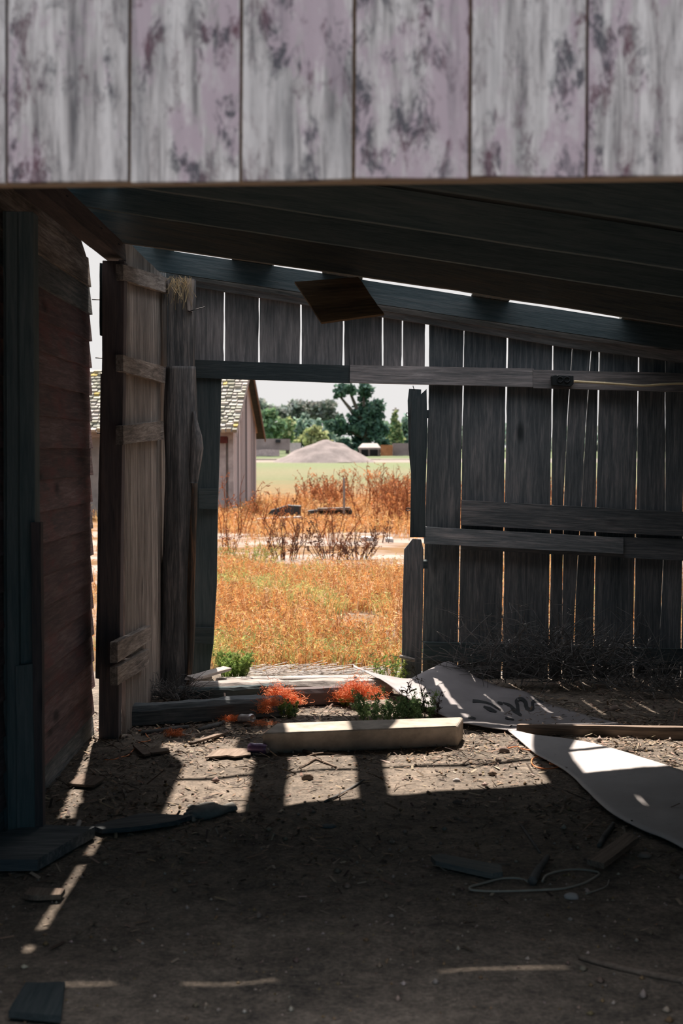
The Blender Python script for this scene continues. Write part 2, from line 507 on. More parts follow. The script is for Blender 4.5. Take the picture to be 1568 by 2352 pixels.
# backing header behind the planks: its underside is the brown strip below them
slab('lintel_header', [P(-1350, -230, FY + .024), P(2700, -230, FY + .024), P(2700, 391, FY + .024), P(-1350, 430, FY + .024)], (1, 0, 0), 0.075, M_HEAD, wf)
for s in (-1, 1):  # unseen planks beside the opening, added to narrow the light coming in
    for k in range(9):
        x0 = s * (1.02 + k * 0.28); x1 = s * (1.02 + k * 0.28 + 0.276)
        slab('side_plank', [(x0, FY, 0.0), (x1, FY, 0.0), (x1, FY, 2.17), (x0, FY, 2.17)], (0, 0, 1), 0.022, M_PAINT, wf, 0.001, 0.1)

# ------------------------------------------------------------------ roof
def roof_z(x): return 2.82 - 0.15 * (x - 0.12)
ce = thing('ceiling', 'dark board roof on sloping rafters with a torn open strip near the back', 'ceiling', (0, 6, 2.8), kind='structure')
def roof_board(x0, x1, y0, y1, dz=0.0, jit=0.004, name='roof_board', y0b=None, y1b=None):
    y0b = y0 if y0b is None else y0b; y1b = y1 if y1b is None else y1b
    pts = [(x0, y0, roof_z(x0) + dz), (x1, y0b, roof_z(x1) + dz), (x1, y1b, roof_z(x1) + dz), (x0, y1, roof_z(x0) + dz)]
    return slab(name, pts, (1, 0, -.15), 0.022, M_ROOF, ce, jit, 0.1, away=(0, 0, 1))
RL, RR = -1.50, 2.75
ys = [3.05, 3.33, 3.6, 3.9, 4.18, 4.46, 4.75, 5.03, 5.32, 5.6, 5.9, 6.185]
for a, b_ in zip(ys[:-1], ys[1:]):
    roof_board(RL, RR, a, b_ + .001, random.uniform(0, .004), 0.0)
# one joint has opened into a hairline
for q0, q1 in ((RL, -1.03), (-.86, -.66), (-.37, .13), (.53, RR)):
    roof_board(q0, q1, 6.178, 6.209, 0, 0)
ys = [6.207, 6.5, 6.78, 7.06, 7.35, 7.62, 7.9]
for a, b_ in zip(ys[:-1], ys[1:]):
    if a > 6.2:
        cuts = [RL, RR]
        if 6.75 < a < 7.3: cuts = [RL, -1.280, -1.262, -1.200, -1.180, RR]
        elif 6.45 < a < 7.7: cuts = [RL, -1.200, -1.180, RR]
        dz = random.uniform(0, .004)
        for q0, q1 in zip(cuts[::2], cuts[1::2]):
            roof_board(q0, q1, a, b_ + .001, dz, 0.0)
def edge_y(x):                       # the torn edge of the roof
    return float(np.interp(x, [-1.5, -.95, -.2, .67, 1.4, 2.75], [8.19, 8.10, 8.42, 8.66, 8.78, 8.85]))
for x0, x1 in ((RL, -.6), (-.6, .3), (.3, 1.2), (1.2, RR)):
    m_ = 8.05
    roof_board(x0, x1, 7.9, m_, 0, .002)
    roof_board(x0, x1, m_, edge_y(x0), .003, .006, y1b=edge_y(x1))
def rafter(y, x0, x1, depth=.165, th=.045, skew=0.0, mat=None, sag=0.0, name='rafter', drop=.003, depth2=None):
    d2 = depth if depth2 is None else depth2; dm = (depth + d2) / 2
    pts = [(x0, y, roof_z(x0) - drop), (x1, y + skew, roof_z(x1) - drop), (x1, y + skew, roof_z(x1) - d2), ((x0 + x1) / 2, y + skew / 2, (roof_z(x0) + roof_z(x1)) / 2 - dm - sag), (x0, y, roof_z(x0) - depth)]
    return slab(name, pts, (1, 0, -.15), th, mat or M_NEAR, ce, .003, .15)
for yy, xl in ((4.3, RL), (5.55, RL), (6.55, -1.56), (7.45, -1.54), ):
    rafter(yy, xl, RR, .17 if yy < 7 else .165)
rafter(7.85, -1.445, RR, .275, skew=.80, mat=M_ROOF, depth2=.175, sag=-.018)
rafter(9.85, -1.50, RR + .1, .185, .05, 0.0, M_DARK, drop=.035)
# boards still bridging the open strip, and the lath across it
for x0, x1, q0, q1 in ((-1.28, -.98, -1.30, -1.16), (-.62, -.44, -.755, -.48), (-.10, .045, -.135, .14), (.84, 1.03, .90, 1.155), (1.66, 2.75, 1.93, 2.75)):
    pts = [(x0, edge_y(x0) - .1, roof_z(x0) + .026), (x1, edge_y(x1) - .1, roof_z(x1) + .026), (x1, 9.2, roof_z(x1) + .02), (q1, 9.6, roof_z(q1) - .02), (q1, 9.95, roof_z(q1) - .040), (q0, 9.95, roof_z(q0) - .040), (q0, 9.6, roof_z(q0) - .02), (x0, 9.2, roof_z(x0) + .02)]
    slab('bridging_board', pts, (0, 1, 0), .05, M_ROOF, ce, .008, .08, away=(0, 0, 1))
slab('lath', [(-1.2, 8.86, roof_z(-1.2) + .06), (1.5, 9.30, roof_z(1.5) + .06), (1.5, 9.345, roof_z(1.5) + .06), (-1.2, 8.90, roof_z(-1.2) + .06)], (1, .16, -.15), .02, M_ROOF, ce, .003, .1, away=(0, 0, 1))
slab('brace', [P(1308, 452, 6.9), P(1326, 452, 6.9), P(1254, 572, 7.42), P(1240, 570, 7.42)], (P(1247, 571, 7.42) - P(1317, 452, 6.9)), .04, M_ROOF, ce, .002)

# ------------------------------------------------------------------ back wall
YB = 10.0
wb = thing('wall_back', 'dark weathered plank wall with light showing through its gaps', 'wall', (0, YB, 0), kind='structure')
def top_y(x): return float(np.interp(x, [390, 700, 985, 1270, 1568, 1800], [628, 680, 722, 758, 798, 830]))
def gapx(tab, y): return float(np.interp(y, [t[0] for t in tab], [t[1] for t in tab]))
def plank(tabL, tabR, y0, y1, hg=3, name='plank', mat=M_BACK, Y=YB, jit=.0035, t=.024):
    L = [(gapx(tabL, y) + hg, y) for y in np.linspace(y0, y1, 5)]
    R = [(gapx(tabR, y) - hg, y) for y in np.linspace(y0, y1, 5)]
    pts = [P(x, y, Y) for x, y in L] + [P(x, y, Y) for x, y in R[::-1]]
    ax = P(*L[-1], Y) - P(*L[0], Y)
    return slab(name, pts, ax, t, mat, wb, jit, .05)
C = lambda x: [(600, x), (1600, x)]
# short planks over the doorway
ups = [440, 515, 595, 691, 789, 879, 924, 978]
for a, b_ in zip(ups[:-1], ups[1:]):
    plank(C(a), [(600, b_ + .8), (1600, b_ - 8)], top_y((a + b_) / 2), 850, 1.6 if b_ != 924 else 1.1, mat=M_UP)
plank(C(380), C(442), 600, 870, 1.0, Y=9.99)
plank(C(300), C(381), 560, 870, 1.0, Y=10.05)
# long planks to the right of it
LG = [
    [(700, 985), (900, 984), (1235, 974), (1580, 968)],
    [(740, 1066), (1000, 1061), (1200, 1058), (1580, 1050)],
    [(760, 1165), (900, 1162), (1150, 1158), (1580, 1151)],
    [(780, 1271), (1150, 1266), (1580, 1260)],
    [(800, 1376), (1150, 1368), (1580, 1361)],
    [(820, 1468), (1160, 1461), (1580, 1454)],
    [(820, 1573), (1160, 1569), (1580, 1562)],
    [(820, 1676), (1580, 1665)], [(820, 1780), (1580, 1770)], [(820, 1890), (1580, 1878)],
]
for i in range(len(LG) - 1):
    L, R = LG[i], LG[i + 1]
    ym = top_y(gapx(L, 750))
    if i == 3:                       # split lengthways by two leaning cracks
        c1 = [(800, 1317), (900, 1308), (1000, 1300), (1150, 1294), (1580, 1290)]
        c2 = [(800, 1361), (900, 1351), (1000, 1343), (1150, 1335), (1300, 1330), (1350, 1322), (1580, 1315)]
        plank(L, c1, ym, 1585, 1.0); plank(c1, c2, ym, 1585, .8); plank(c2, R, ym, 1585, 1.0)
    elif i == 2:
        plank(L, R, ym, 1585, 2.4)
        pass
    elif i == 5:
        c1 = [(820, 1527), (1000, 1528), (1160, 1528), (1400, 1518), (1580, 1508)]
        plank(L, c1, ym, 1585, .9); plank(c1, R, ym, 1585, .9)
    else:
        plank(L, R, ym, 1585, 2.1 if i > 1 else 1.3)
# plank on the doorway's left side
jl = [(445, 866), (508, 870), (505, 1000), (500, 1150), (497, 1350), (489, 1480), (478, 1568), (436, 1575), (440, 1300)]
slab('plank', [P(x, y, 9.97) for x, y in jl], (0, 0, 1), .03, M_DARK, wb, .002)
slab('cleat', [P(458, 1122, 9.93), P(501, 1122, 9.93), P(499, 1170, 9.93), P(457, 1168, 9.93)], (1, 0, 0), .04, M_DARK, wb, .002)
slab('cleat', [P(446, 1441, 9.93), P(491, 1443, 9.93), P(488, 1480, 9.93), P(446, 1477, 9.93)], (1, 0, 0), .04, M_DARK, wb, .002)
# rails, in the lengths they were nailed up in
def rail(pts, Y, t=.045, mat=M_BACK, name='rail', jit=.002):
    q = [P(x, y, Y) for x, y in pts]
    return slab(name, q, q[1] - q[0], t, mat, wb, jit, .08)
rail([(440, 826), (806, 840), (806, 880), (440, 867)], 9.945, .05, M_DARK)
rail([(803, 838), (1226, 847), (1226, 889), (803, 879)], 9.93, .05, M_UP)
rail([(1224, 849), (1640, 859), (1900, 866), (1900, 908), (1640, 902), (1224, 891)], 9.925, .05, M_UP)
rail([(1059, 1149), (1568, 1176), (1900, 1192), (1900, 1250), (1568, 1232), (1059, 1206)], 9.94)
rail([(974, 1210), (1431, 1236), (1431, 1272), (974, 1249)], 9.925)
rail([(1059, 1224), (1568, 1238), (1900, 1250), (1900, 1305), (1568, 1288), (1059, 1262)], 9.955, .03)
rail([(972, 1475), (1568, 1491), (1900, 1500), (1900, 1545), (1568, 1531), (970, 1517)], 9.94, .04, M_DARK)
# the two sloping strips under the roof line
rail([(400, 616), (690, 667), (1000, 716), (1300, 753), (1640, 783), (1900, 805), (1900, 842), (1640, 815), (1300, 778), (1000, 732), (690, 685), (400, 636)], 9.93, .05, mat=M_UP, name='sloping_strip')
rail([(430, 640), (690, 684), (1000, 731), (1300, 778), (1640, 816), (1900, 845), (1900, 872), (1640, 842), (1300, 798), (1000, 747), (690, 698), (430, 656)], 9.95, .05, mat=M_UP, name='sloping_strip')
# ground strip that closes the foot of the planks
# ------------------------------------------------------------------ right wall (out of view, added to close the barn to light)
wr = thing('wall_right', 'unseen dark plank side wall of the barn, added to block light', 'wall', (2.75, 6.5, 0), kind='structure')
for k in range(25):
    y0 = 3.0 + k * .281
    slab('plank', [(2.72, y0, -.02), (2.72, y0 + .279, -.02), (2.72, y0 + .279, 2.43), (2.72, y0, 2.43)], (0, 0, 1), .024, M_BACK, wr, 0, away=(1, 0, 0))

# ------------------------------------------------------------------ left wall: lapped red siding of the next building
XS = -1.40
wl = thing('wall_left', 'faded dark red lapped siding wall with a rough end edge', 'wall', (XS, 6, 0), kind='structure')
slab('backing', [(XS - .03, 3, -.05), (XS - .03, 7.9, -.05), (XS - .03, 7.9, 2.66), (XS - .03, 7.45, 2.95), (XS - .03, 3, 2.95)], (0, 1, 0), .04, M_DARK, wl, away=(-1, 0, 0))
zs = np.linspace(-.02, 2.66, 19)
for k in range(18):
    z0, z1 = zs[k], zs[k + 1] + .012
    ye = 7.95 + random.uniform(-.02, .02)
    drop = 0.02
    pts = [Vector((XS + .013, 3.1, z0)), Vector((XS + .012, ye, z0 - (.0 if k else .03))), Vector((XS - .003, ye + random.uniform(-.01, .01), z1)), Vector((XS - .004, 3.1, z1))]
    slab('siding_board', pts, (0, 1, 0), .018, M_BACK if k in (0, 16) else (M_LIT if k == 17 else M_SIDING), wl, .0025, .05, away=(-1, 0, 0))  # top boards use paler wood: light on them is put into the colour
for k in range(2):
    z0 = 2.67 + k * .15; ye = 7.86 - k * .35
    slab('siding_board', [(XS, 3.1, z0), (XS, ye, z0), (XS, ye - .35, z0 + .15), (XS, 3.1, z0 + .15)], (0, 1, 0), .02, M_LIT, wl, .003, .05, away=(-1, 0, 0))
slab('footing', [(XS + .02, 3.1, -.12), (XS + .02, 7.9, -.12), (XS + .02, 7.9, .0), (XS + .02, 3.1, .03)], (0, 1, 0), .06, M_FOUND, wl, .01, .1, away=(-1, 0, 0))

# the plank wall in the corner, with its battens
XC = -1.22
wc = thing('wall_corner', 'silvery brown vertical plank wall with nailed cross battens between dark post and gnarled log', 'wall', (XC, 9, 0), kind='structure')
cy = [7.99, 8.23, 8.50, 8.80, 9.12, 9.45, 9.78, 10.12]
for a, b_ in zip(cy[:-1], cy[1:]):
    slab('plank', [(XC, a + .006, -.02), (XC, b_ - .006, -.02), (XC, b_ - .006, 2.80), (XC, a + .006, 2.80)], (0, 0, 1), .024, M_LIT, wc, .003, .06, away=(-1, 0, 0))
def cbat(pts, t=.04):
    q = [PX(x, y, XC + .042) for x, y in pts]
    slab('batten', q, q[1] - q[0], t, M_LIT, wc, .003, .05, away=(-1, 0, 0))
cbat([(283, 607), (392, 640), (392, 675), (283, 643)])
cbat([(283, 815), (381, 843), (379, 880), (283, 853)])
cbat([(283, 978), (376, 967), (376, 1009), (283, 1021)])
cbat([(270, 1475), (348, 1437), (347, 1470), (270, 1522)])
cbat([(270, 1532), (343, 1490), (342, 1530), (270, 1574)])
# ------------------------------------------------------------------ posts and beams on the left
pt = thing('timber_post', 'dark red brown square post at the corner in front of the silvery plank wall', 'post', (-1.25, 7.85, 0))
slab('shaft', [P(235, 598, 7.82), P(286, 600, 7.82), P(272, 1712, 7.82), P(226, 1708, 7.82)], (0, 0, 1), .11, M_RED, pt, .0025, .1, bevel=.004)
slab('splice_board', [P(229, 604, 7.86), P(242, 604, 7.86), P(242, 772, 7.86), P(229, 770, 7.86)], (0, 0, 1), .05, M_DARK, pt, .003)
slab('splice_board', [P(231, 858, 7.87), P(242, 858, 7.87), P(232, 1560, 7.87), P(219, 1560, 7.87)], (0, 0, 1), .05, M_LIT, pt, .004)
for y, x in ((688, 211), (822, 219), (995, 222)):
    tube('nail', [P(x, y, 7.86), P(240, y + 1, 7.86)], .003, M_NAIL, pt, 5)

np_ = thing('timber_post', 'broad dark near post built of several boards against the red siding', 'post', (-1.33, 5.85, 0))
slab('board', [P(6, 484, 5.84), P(76, 486, 5.84), P(85, 1948, 5.84), P(8, 1940, 5.84)], (0, 0, 1), .10, M_NEAR, np_, .002, .1, bevel=.004)
slab('board', [P(71, 1200, 5.80), P(93, 1200, 5.80), P(99, 1946, 5.80), P(80, 1946, 5.80)], (0, 0, 1), .05, M_RED, np_, .002, .1)
slab('board', [P(14, 486, 5.80), P(38, 486, 5.80), P(45, 1944, 5.80), P(18, 1944, 5.80)], (0, 0, 1), .04, M_NEAR, np_, .002, .1)
slab('board', [P(36, 1530, 5.79), P(74, 1525, 5.79), P(80, 1946, 5.79), P(40, 1946, 5.79)], (0, 0, 1), .05, M_NEAR, np_, .002, .1)

# wall plate running back along the top of the siding
x0, x1 = -1.33, -1.21
za = P(250, 585, 8.0).z
bv, bf = [], []
pl = thing('wall_plate', 'long dark beam running back over the siding to the corner post', 'beam', (-1.27, 6, 2.7), kind='structure')
slab('beam', [(x1, 3.2, za + .06), (x1, 8.0, za + .06), (x1, 8.06, za - .03), (x1, 3.2, za - .075)], (0, 1, 0), .10, M_RED, pl, .003, .1, away=(-1, 0, 0))
for y in (6.3, 7.2, 7.75):
    tube('nail', [(x1 + .01, y, za + .02), (x1 - .16, y + .05, za + .12)], .0035, M_NAIL, pl, 5)

# gnarled log and the stub post standing on it
def trunk(name, rows, Y, mat, parent, depth=.8, sides=28, rough=.012, seed=0.0):
    v, f = [], []
    rows2 = []
    for i in range(len(rows) - 1):
        for k in range(8):
            t = k / 8
            rows2.append([rows[i][j] * (1 - t) + rows[i + 1][j] * t for j in range(3)])
    rows2.append(rows[-1])
    for y, xl, xr in rows2:
        a, b_ = P(xl, y, Y), P(xr, y, Y)
        c = (a + b_) / 2; r = (b_ - a).length / 2
        for k in range(sides):
            th = 2 * math.pi * k / sides
            n = 1 + rough / r * (1.6 * noise.noise(Vector((math.cos(th) * 3 + seed, math.sin(th) * 3, c.z * 1.3))) + .9 * noise.noise(Vector((th * 5 + seed, c.z * .8, 0))))
            v.append((c.x + r * n * math.cos(th), c.y + depth * r * n * math.sin(th), c.z))
    m_ = len(rows2)
    for i in range(m_ - 1):
        for k in range(sides):
            k2 = (k + 1) % sides
            f.append((i * sides + k, i * sides + k2, (i + 1) * sides + k2, (i + 1) * sides + k))
    f.append(tuple(range(sides))); f.append(tuple(range((m_ - 1) * sides, m_ * sides)))
    # grain runs along local X, so stand the object up on its side axis
    v = [Vector(q) for q in v]
    org = Vector((sum(q.x for q in v) / len(v), sum(q.y for q in v) / len(v), min(q.z for q in v)))
    m4 = frame_from((0, 0, 1), (0, -1, 0), org); inv = m4.inverted()
    me = raw_mesh(name, [inv @ q for q in v], f, mat, smooth=True)
    return place(bpy.data.objects.new(name, me), m4, parent)
lg = thing('log_post', 'gnarled grey tree trunk post with torn bark beside the doorway', 'post', (-1.12, 9.6, 0))
trunk('trunk', [(1592, 348, 442), (1500, 358, 443), (1430, 366, 444), (1300, 374, 445), (1200, 378, 447), (1100, 380, 452), (1040, 380, 452), (980, 380, 450), (900, 382, 447), (842, 384, 446)], 9.62, M_LOG, lg, .8)
trunk('bark_knot', [(1110, 436, 452), (1070, 434, 460), (1030, 436, 467), (1000, 438, 464), (970, 440, 454), (945, 441, 448)], 9.56, M_LOG, lg, .8, 16, .008, 4)
trunk('split_edge', [(1580, 428, 440), (1470, 430, 446), (1440, 430, 447), (1350, 431, 446), (1200, 436, 451), (1110, 440, 453)], 9.54, M_BROWN, lg, .7, 14, .012, 9)
st = thing('stub_post', 'short dark upright stub standing on the gnarled log under the roof', 'post', P(415, 842, 9.62))
slab('shaft', [P(388, 634, 9.60), P(446, 640, 9.60), P(443, 842, 9.60), P(384, 842, 9.60)], (0, 0, 1), .12, M_LOG, st, .004, .05)
slab('side_strip', [P(431, 640, 9.57), P(446, 642, 9.57), P(441, 716, 9.57), P(430, 712, 9.57)], (0, 0, 1), .03, M_LIT, st, .003, .04)
tube('nail', [P(431, 716, 9.56), P(470, 705, 9.5)], .003, M_NAIL, st, 5)
parts = []
for k in range(70):
    x = random.uniform(392, 440); y = random.uniform(632, 648)
    a = P(x, y, 9.56 + random.uniform(-.03, .04)); d = Vector((random.uniform(-.06, .06), random.uniform(-.05, .02), random.uniform(-.22, -.03)))
    parts.append(tube_vf([a, a + d * .5 + Vector((random.uniform(-.02, .02), 0, 0)), a + d], .0013, 3))
v, f = join(parts)
tag(mesh('straw_tuft', v, f, M_STRAW), 'wispy tuft of straw hanging over the top of the short stub post', 'straw')

# ------------------------------------------------------------------ boards on the right side of the doorway
sb = thing('splintered_board', 'dark splintered upright board hanging in the upper right of the doorway', 'board', P(960, 1235, 9.8))
slab('plank', [P(945, 924, 9.80), P(979, 893, 9.80), P(981, 1000, 9.80), P(978, 1100, 9.80), P(976, 1234, 9.80), P(941, 1234, 9.80), P(944, 1110, 9.80), P(942, 1020, 9.80)], (0, 0, 1), .02, M_DARK, sb, .002, .05)
slab('backing_strip', [P(939, 893, 9.84), P(967, 894, 9.84), P(966, 1100, 9.84), P(945, 1100, 9.84), P(938, 1030, 9.84), P(936, 920, 9.84)], (0, 0, 1), .02, M_DARK, sb, .002, .05)
tube('hook', smooth_path([P(940, 951, 9.83), P(934, 948, 9.83), P(932, 953, 9.83), P(935, 957, 9.83), P(940, 954, 9.83)], 4), .003, M_NAIL, sb, 5)
tube('hook', smooth_path([P(942, 1168, 9.79), P(934, 1167, 9.79), P(932, 1171, 9.79), P(936, 1173, 9.79), P(942, 1171, 9.79)], 4), .003, M_NAIL, sb, 5)
tube('nail', [P(948, 886, 9.84), P(951, 896, 9.84)], .003, M_NAIL, sb, 5)
slab('nailing_block', [P(974, 942, 9.86), P(986, 942, 9.86), P(986, 960, 9.86), P(974, 960, 9.86)], (0, 0, 1), .1, M_DARK, sb)
pk = thing('picket_board', 'weathered upright board with a cut corner standing below the splintered board', 'board', P(945, 1550, 9.75))
slab('plank', [P(928, 1262, 9.75), P(948, 1238, 9.75), P(967, 1239, 9.75), P(972, 1262, 9.75), P(971, 1400, 9.75), P(967, 1568, 9.75), P(922, 1568, 9.75), P(924, 1400, 9.75)], (0, 0, 1), .03, M_BACK, pk, .002, .05)
slab('nailing_block', [P(966, 1289, 9.80), P(982, 1289, 9.80), P(982, 1306, 9.80), P(966, 1306, 9.80)], (1, 0, 0), .16, M_DARK, pk)
v, f = tube_vf([P(917, 1507, 9.72), P(930, 1511, 9.72), P(952, 1517, 9.73)], [.009, .016, .013], 8)
mesh('peg', v, f, M_SILV, pk)

# ------------------------------------------------------------------ plywood hanging from the roof, cable and outlet box
a, b_, c, d = P(676, 646, 8.10), P(822, 637, 8.12), P(882, 719, 7.75), P(738, 741, 7.70)
tag(slab('plywood_scrap', [a, b_, c, d], b_ - a, .012, M_PLY, None, .003, .05), 'torn brown plywood sheet hanging at a tilt from the roof', 'plywood')
bx = thing('outlet_box', 'black electrical outlet box screwed to the header rail', 'outlet box', P(1290, 888, 9.87))
slab('body', [P(1266, 864, 9.87), P(1274, 861, 9.87), P(1317, 863, 9.87), P(1317, 882, 9.87), P(1310, 888, 9.87), P(1268, 885, 9.87)], (1, 0, 0), .05, M_BLACK, bx, bevel=.004)
for x in (1286, 1302):
    c = P(x, 872, 9.866); ring = [c + Vector((math.cos(t) * .019, 0, math.sin(t) * .019)) for t in np.linspace(0, 2 * math.pi, 17)]
    tube('socket', ring, .004, M_BLACK, bx, 5)
cb = smooth_path([P(1318, 876, 9.85), P(1335, 877, 9.86), P(1385, 880, 9.86), P(1430, 883, 9.86), P(1475, 886, 9.86), P(1520, 883, 9.86), P(1568, 881, 9.86), P(1640, 884, 9.86), P(1760, 890, 9.86)], 8)
tag(tube('cable', cb, .0085, M_CABLE, None, 8), 'cream electrical cable running along the header rail', 'cable')

# ------------------------------------------------------------------ concrete block
def hexa(name, bot4, top4, mat, parent=None, bevel=.008):
    v = [Vector(q) for q in list(bot4) + list(top4)]
    f = [(3, 2, 1, 0), (4, 5, 6, 7)] + [(i, (i + 1) % 4, (i + 1) % 4 + 4, i + 4) for i in range(4)]
    o = mesh(name, v, f, mat, parent)
    if bevel:
        m_ = o.modifiers.new('bevel', 'BEVEL'); m_.width = bevel; m_.segments = 3
    return o
H = .118
b4 = [G(603, 1730, 0), G(1052, 1711, 0), G(1068, 1676, 0), G(660, 1690, 0)]
t4 = [G(601, 1684, H), G(1050, 1667, H), G(1064, 1646, H), G(634, 1660, H)]
b4[2] = Vector((t4[2].x, t4[2].y, 0)); b4[3] = Vector((t4[3].x, t4[3].y, 0))
for q in b4: q.z = -.012
blk = hexa('concrete_block', b4, t4, M_CONC, None, .016)
tag(blk, 'long pale concrete parking block lying on the dirt inside the doorway', 'concrete block')

# ------------------------------------------------------------------ timbers and boards on the threshold
def beamv(name, a, b_, w, h, mat, label, cat, parent=None, jit=.012, n=14, taper=1.0, zlift=0.0, group=None):
    """a rough timber lying from a to b_ (points on the ground), width w, height h."""
    a, b_ = Vector(a), Vector(b_)
    ax = (b_ - a); L = ax.length; ax.normalize()
    side = Vector((-ax.y, ax.x, 0)).normalized(); up = side.cross(ax) * -1
    if up.z < 0: up = -up
    m4 = frame_from(ax, up, a)
    prof = [(-.5, 0), (.5, 0), (.5, .7), (.36, 1.0), (-.34, 1.0), (-.5, .72)]
    v, f = [], []
    off = random.uniform(0, 50); K = len(prof)
    for i in range(n + 1):
        t = i / n; k = 1 + (taper - 1) * t
        for q, (py, pz) in enumerate(prof):
            nn = noise.noise(Vector((off + t * L * 4.5, q * 3.1, 0))); n2 = noise.noise(Vector((off + t * L * 14, q * 5.1, 7)))
            v.append((t * L + (random.uniform(-.012, .012) if i in (0, n) else 0), py * w * k + nn * jit * .8, max(0, pz * h * k + (nn * jit + n2 * jit * .6) * (pz > 0)) + zlift))
    for i in range(n):
        for q in range(K):
            q2 = (q + 1) % K
            f.append((i * K + q, i * K + q2, (i + 1) * K + q2, (i + 1) * K + q))
    f.append(tuple(range(K))[::-1]); f.append(tuple(range(n * K, n * K + K)))
    me = raw_mesh(name, v, f, mat)
    o = place(bpy.data.objects.new(name, me), m4, parent)
    if label: tag(o, label, cat, group)
    return o
beamv('timber', G(283, 1664), G(646, 1640), .13, .115, M_BACK, 'thick dark grey timber lying foremost of the threshold timbers on the left', 'timber', n=20, jit=.010)
beamv('timber', G(640, 1618), G(800, 1612), .12, .10, M_RED, 'dark brown timber between the two orange twine tangles', 'timber', n=10, jit=.006)
beamv('timber', G(420, 1604), G(650, 1597), .10, .07, M_DARK, 'dark plank just behind the foremost threshold timber', 'timber', n=14)
beamv('driftwood_board', G(438, 1592), G(900, 1585), .13, .075, M_SILV, 'long bleached cracked board spanning the doorway threshold', 'board', n=26, jit=.016)
beamv('threshold_board', G(497, 1571), G(880, 1567), .10, .035, M_SILV, 'thin grey board at the outer edge of the threshold', 'board', n=18, jit=.006, zlift=.01)
beamv('wood_scrap', GF(436, 1586, .07), GF(520, 1571, .09), .09, .022, M_SILV, 'short bleached scrap on the left end of the threshold boards', 'wood scrap', n=6, jit=.006)
beamv('wood_scrap', GF(435, 1583, .02), GF(478, 1574, .03), .05, .05, M_SILV, 'knobbly wood stub at the foot of the doorway plank', 'wood scrap', n=6, jit=.012)

# ------------------------------------------------------------------ the fallen white sheets
def sheet(name, up, lo, n, mat, label, crinkle=.008, rows=14, seed=0.0, thick=.004):
    """lofts between an upper and a lower edge line"""
    def res(line, m_):
        line = [Vector(q) for q in line]
        s = [0]
        for i in range(1, len(line)): s.append(s[-1] + (line[i] - line[i - 1]).length)
        out = []
        for t in np.linspace(0, s[-1], m_):
            i = min(max(np.searchsorted(s, t) - 1, 0), len(line) - 2)
            k = (t - s[i]) / max(1e-6, s[i + 1] - s[i])
            out.append(line[i].lerp(line[i + 1], min(1, k)))
        return out
    U, Lw = res(smooth_path(up, 6), n), res(smooth_path(lo, 6), n)
    v, f = [], []
    for i in range(n):
        for j in range(rows):
            t = j / (rows - 1)
            p = U[i].lerp(Lw[i], t)
            e = math.sin(math.pi * t)
            q = noise.noise(Vector((p.x * 6 + seed, p.y * 6, 0))) + .6 * noise.noise(Vector((p.x * 15 + seed, p.y * 13, 3)))
            p = p + Vector((0, 0, crinkle * q * (.35 + e)))
            p.z = max(p.z, gz(p.x, p.y) + .006)
            v.append(p)
    for i in range(n - 1):
        for j in range(rows - 1):
            f.append((i * rows + j, i * rows + j + 1, (i + 1) * rows + j + 1, (i + 1) * rows + j))
    o = mesh(name, v, f, mat, smooth=True)
    m_ = o.modifiers.new('thickness', 'SOLIDIFY'); m_.thickness = thick; m_.offset = 1
    return tag(o, label, 'sheet') if label else o
up = [P(810, 1527, 9.85), P(845, 1543, 9.65), P(880, 1551, 9.5), P(940, 1560, 9.4), P(975, 1543, 9.5), P(1010, 1526, 9.60), P(1032, 1521, 9.65), P(1062, 1536, 9.60), P(1100, 1559, 9.5), P(1150, 1579, 9.38), P(1212, 1592, 9.2), P(1250, 1618, 9.0), P(1300, 1646, 8.75), P(1360, 1662, 8.5), P(1440, 1676, 8.22), P(1500, 1681, 8.1)]
lo = [P(812, 1533, 9.75), P(850, 1550, 9.5), P(885, 1568, 9.25), P(915, 1592, 9.0), P(955, 1614, 8.85), G(1010, 1641, .03), G(1060, 1661, .02), G(1110, 1670, .02), G(1165, 1677, .015), G(1215, 1681, .015), G(1260, 1682, .015), G(1310, 1683, .015), G(1360, 1683, .015), G(1420, 1684, .015), G(1470, 1684, .015), G(1500, 1685, .015)]
bs = sheet('fallen_sheet', up, lo, 90, M_SHEET_SHADED, 'crumpled off white sheet with black marks leaning at the foot of the plank wall', .012, 18, 0)
# black marks on it: dark strokes laid on its surface
from mathutils.bvhtree import BVHTree
def bvh_of(o):
    me = o.data; mw = WORLDM[o.name]
    return BVHTree.FromPolygons([mw @ q.co for q in me.vertices], [tuple(p.vertices) for p in me.polygons])
BV = bvh_of(bs)
def on_sheet(x, y):
    r = ray(x, y).normalized()
    h = BV.ray_cast(EYE, r)
    return (h[0] - r * .012 + Vector((0, 0, .004))) if h[0] else None
def stroke(pix, wpx):
    sp = smooth_path([(x, y, 0) for x, y in pix], 8)
    wid = np.interp(np.linspace(0, 1, len(sp)), np.linspace(0, 1, len(wpx)), wpx)
    v, f = [], []
    for i, q in enumerate(sp):
        d = sp[min(i + 1, len(sp) - 1)] - sp[max(i - 1, 0)]; nrm = Vector((-d.y, d.x, 0)).normalized()
        A = on_sheet(q.x + nrm.x * wid[i], q.y + nrm.y * wid[i]); B = on_sheet(q.x - nrm.x * wid[i], q.y - nrm.y * wid[i])
        if A is None or B is None: continue
        v += [A, B]
    for i in range(len(v) // 2 - 1):
        f.append((2 * i, 2 * i + 1, 2 * i + 3, 2 * i + 2))
    if f: mesh('black_stroke', v, f, M_MARK, bs)
stroke([(1085, 1611), (1100, 1612), (1125, 1618), (1150, 1632)], [4, 3, 2.5, 1.5])
stroke([(1142, 1614), (1150, 1617), (1154, 1617)], [2, 4, 2])
stroke([(1154, 1615), (1170, 1621), (1182, 1634), (1198, 1645)], [1.5, 3, 5.5, 2])
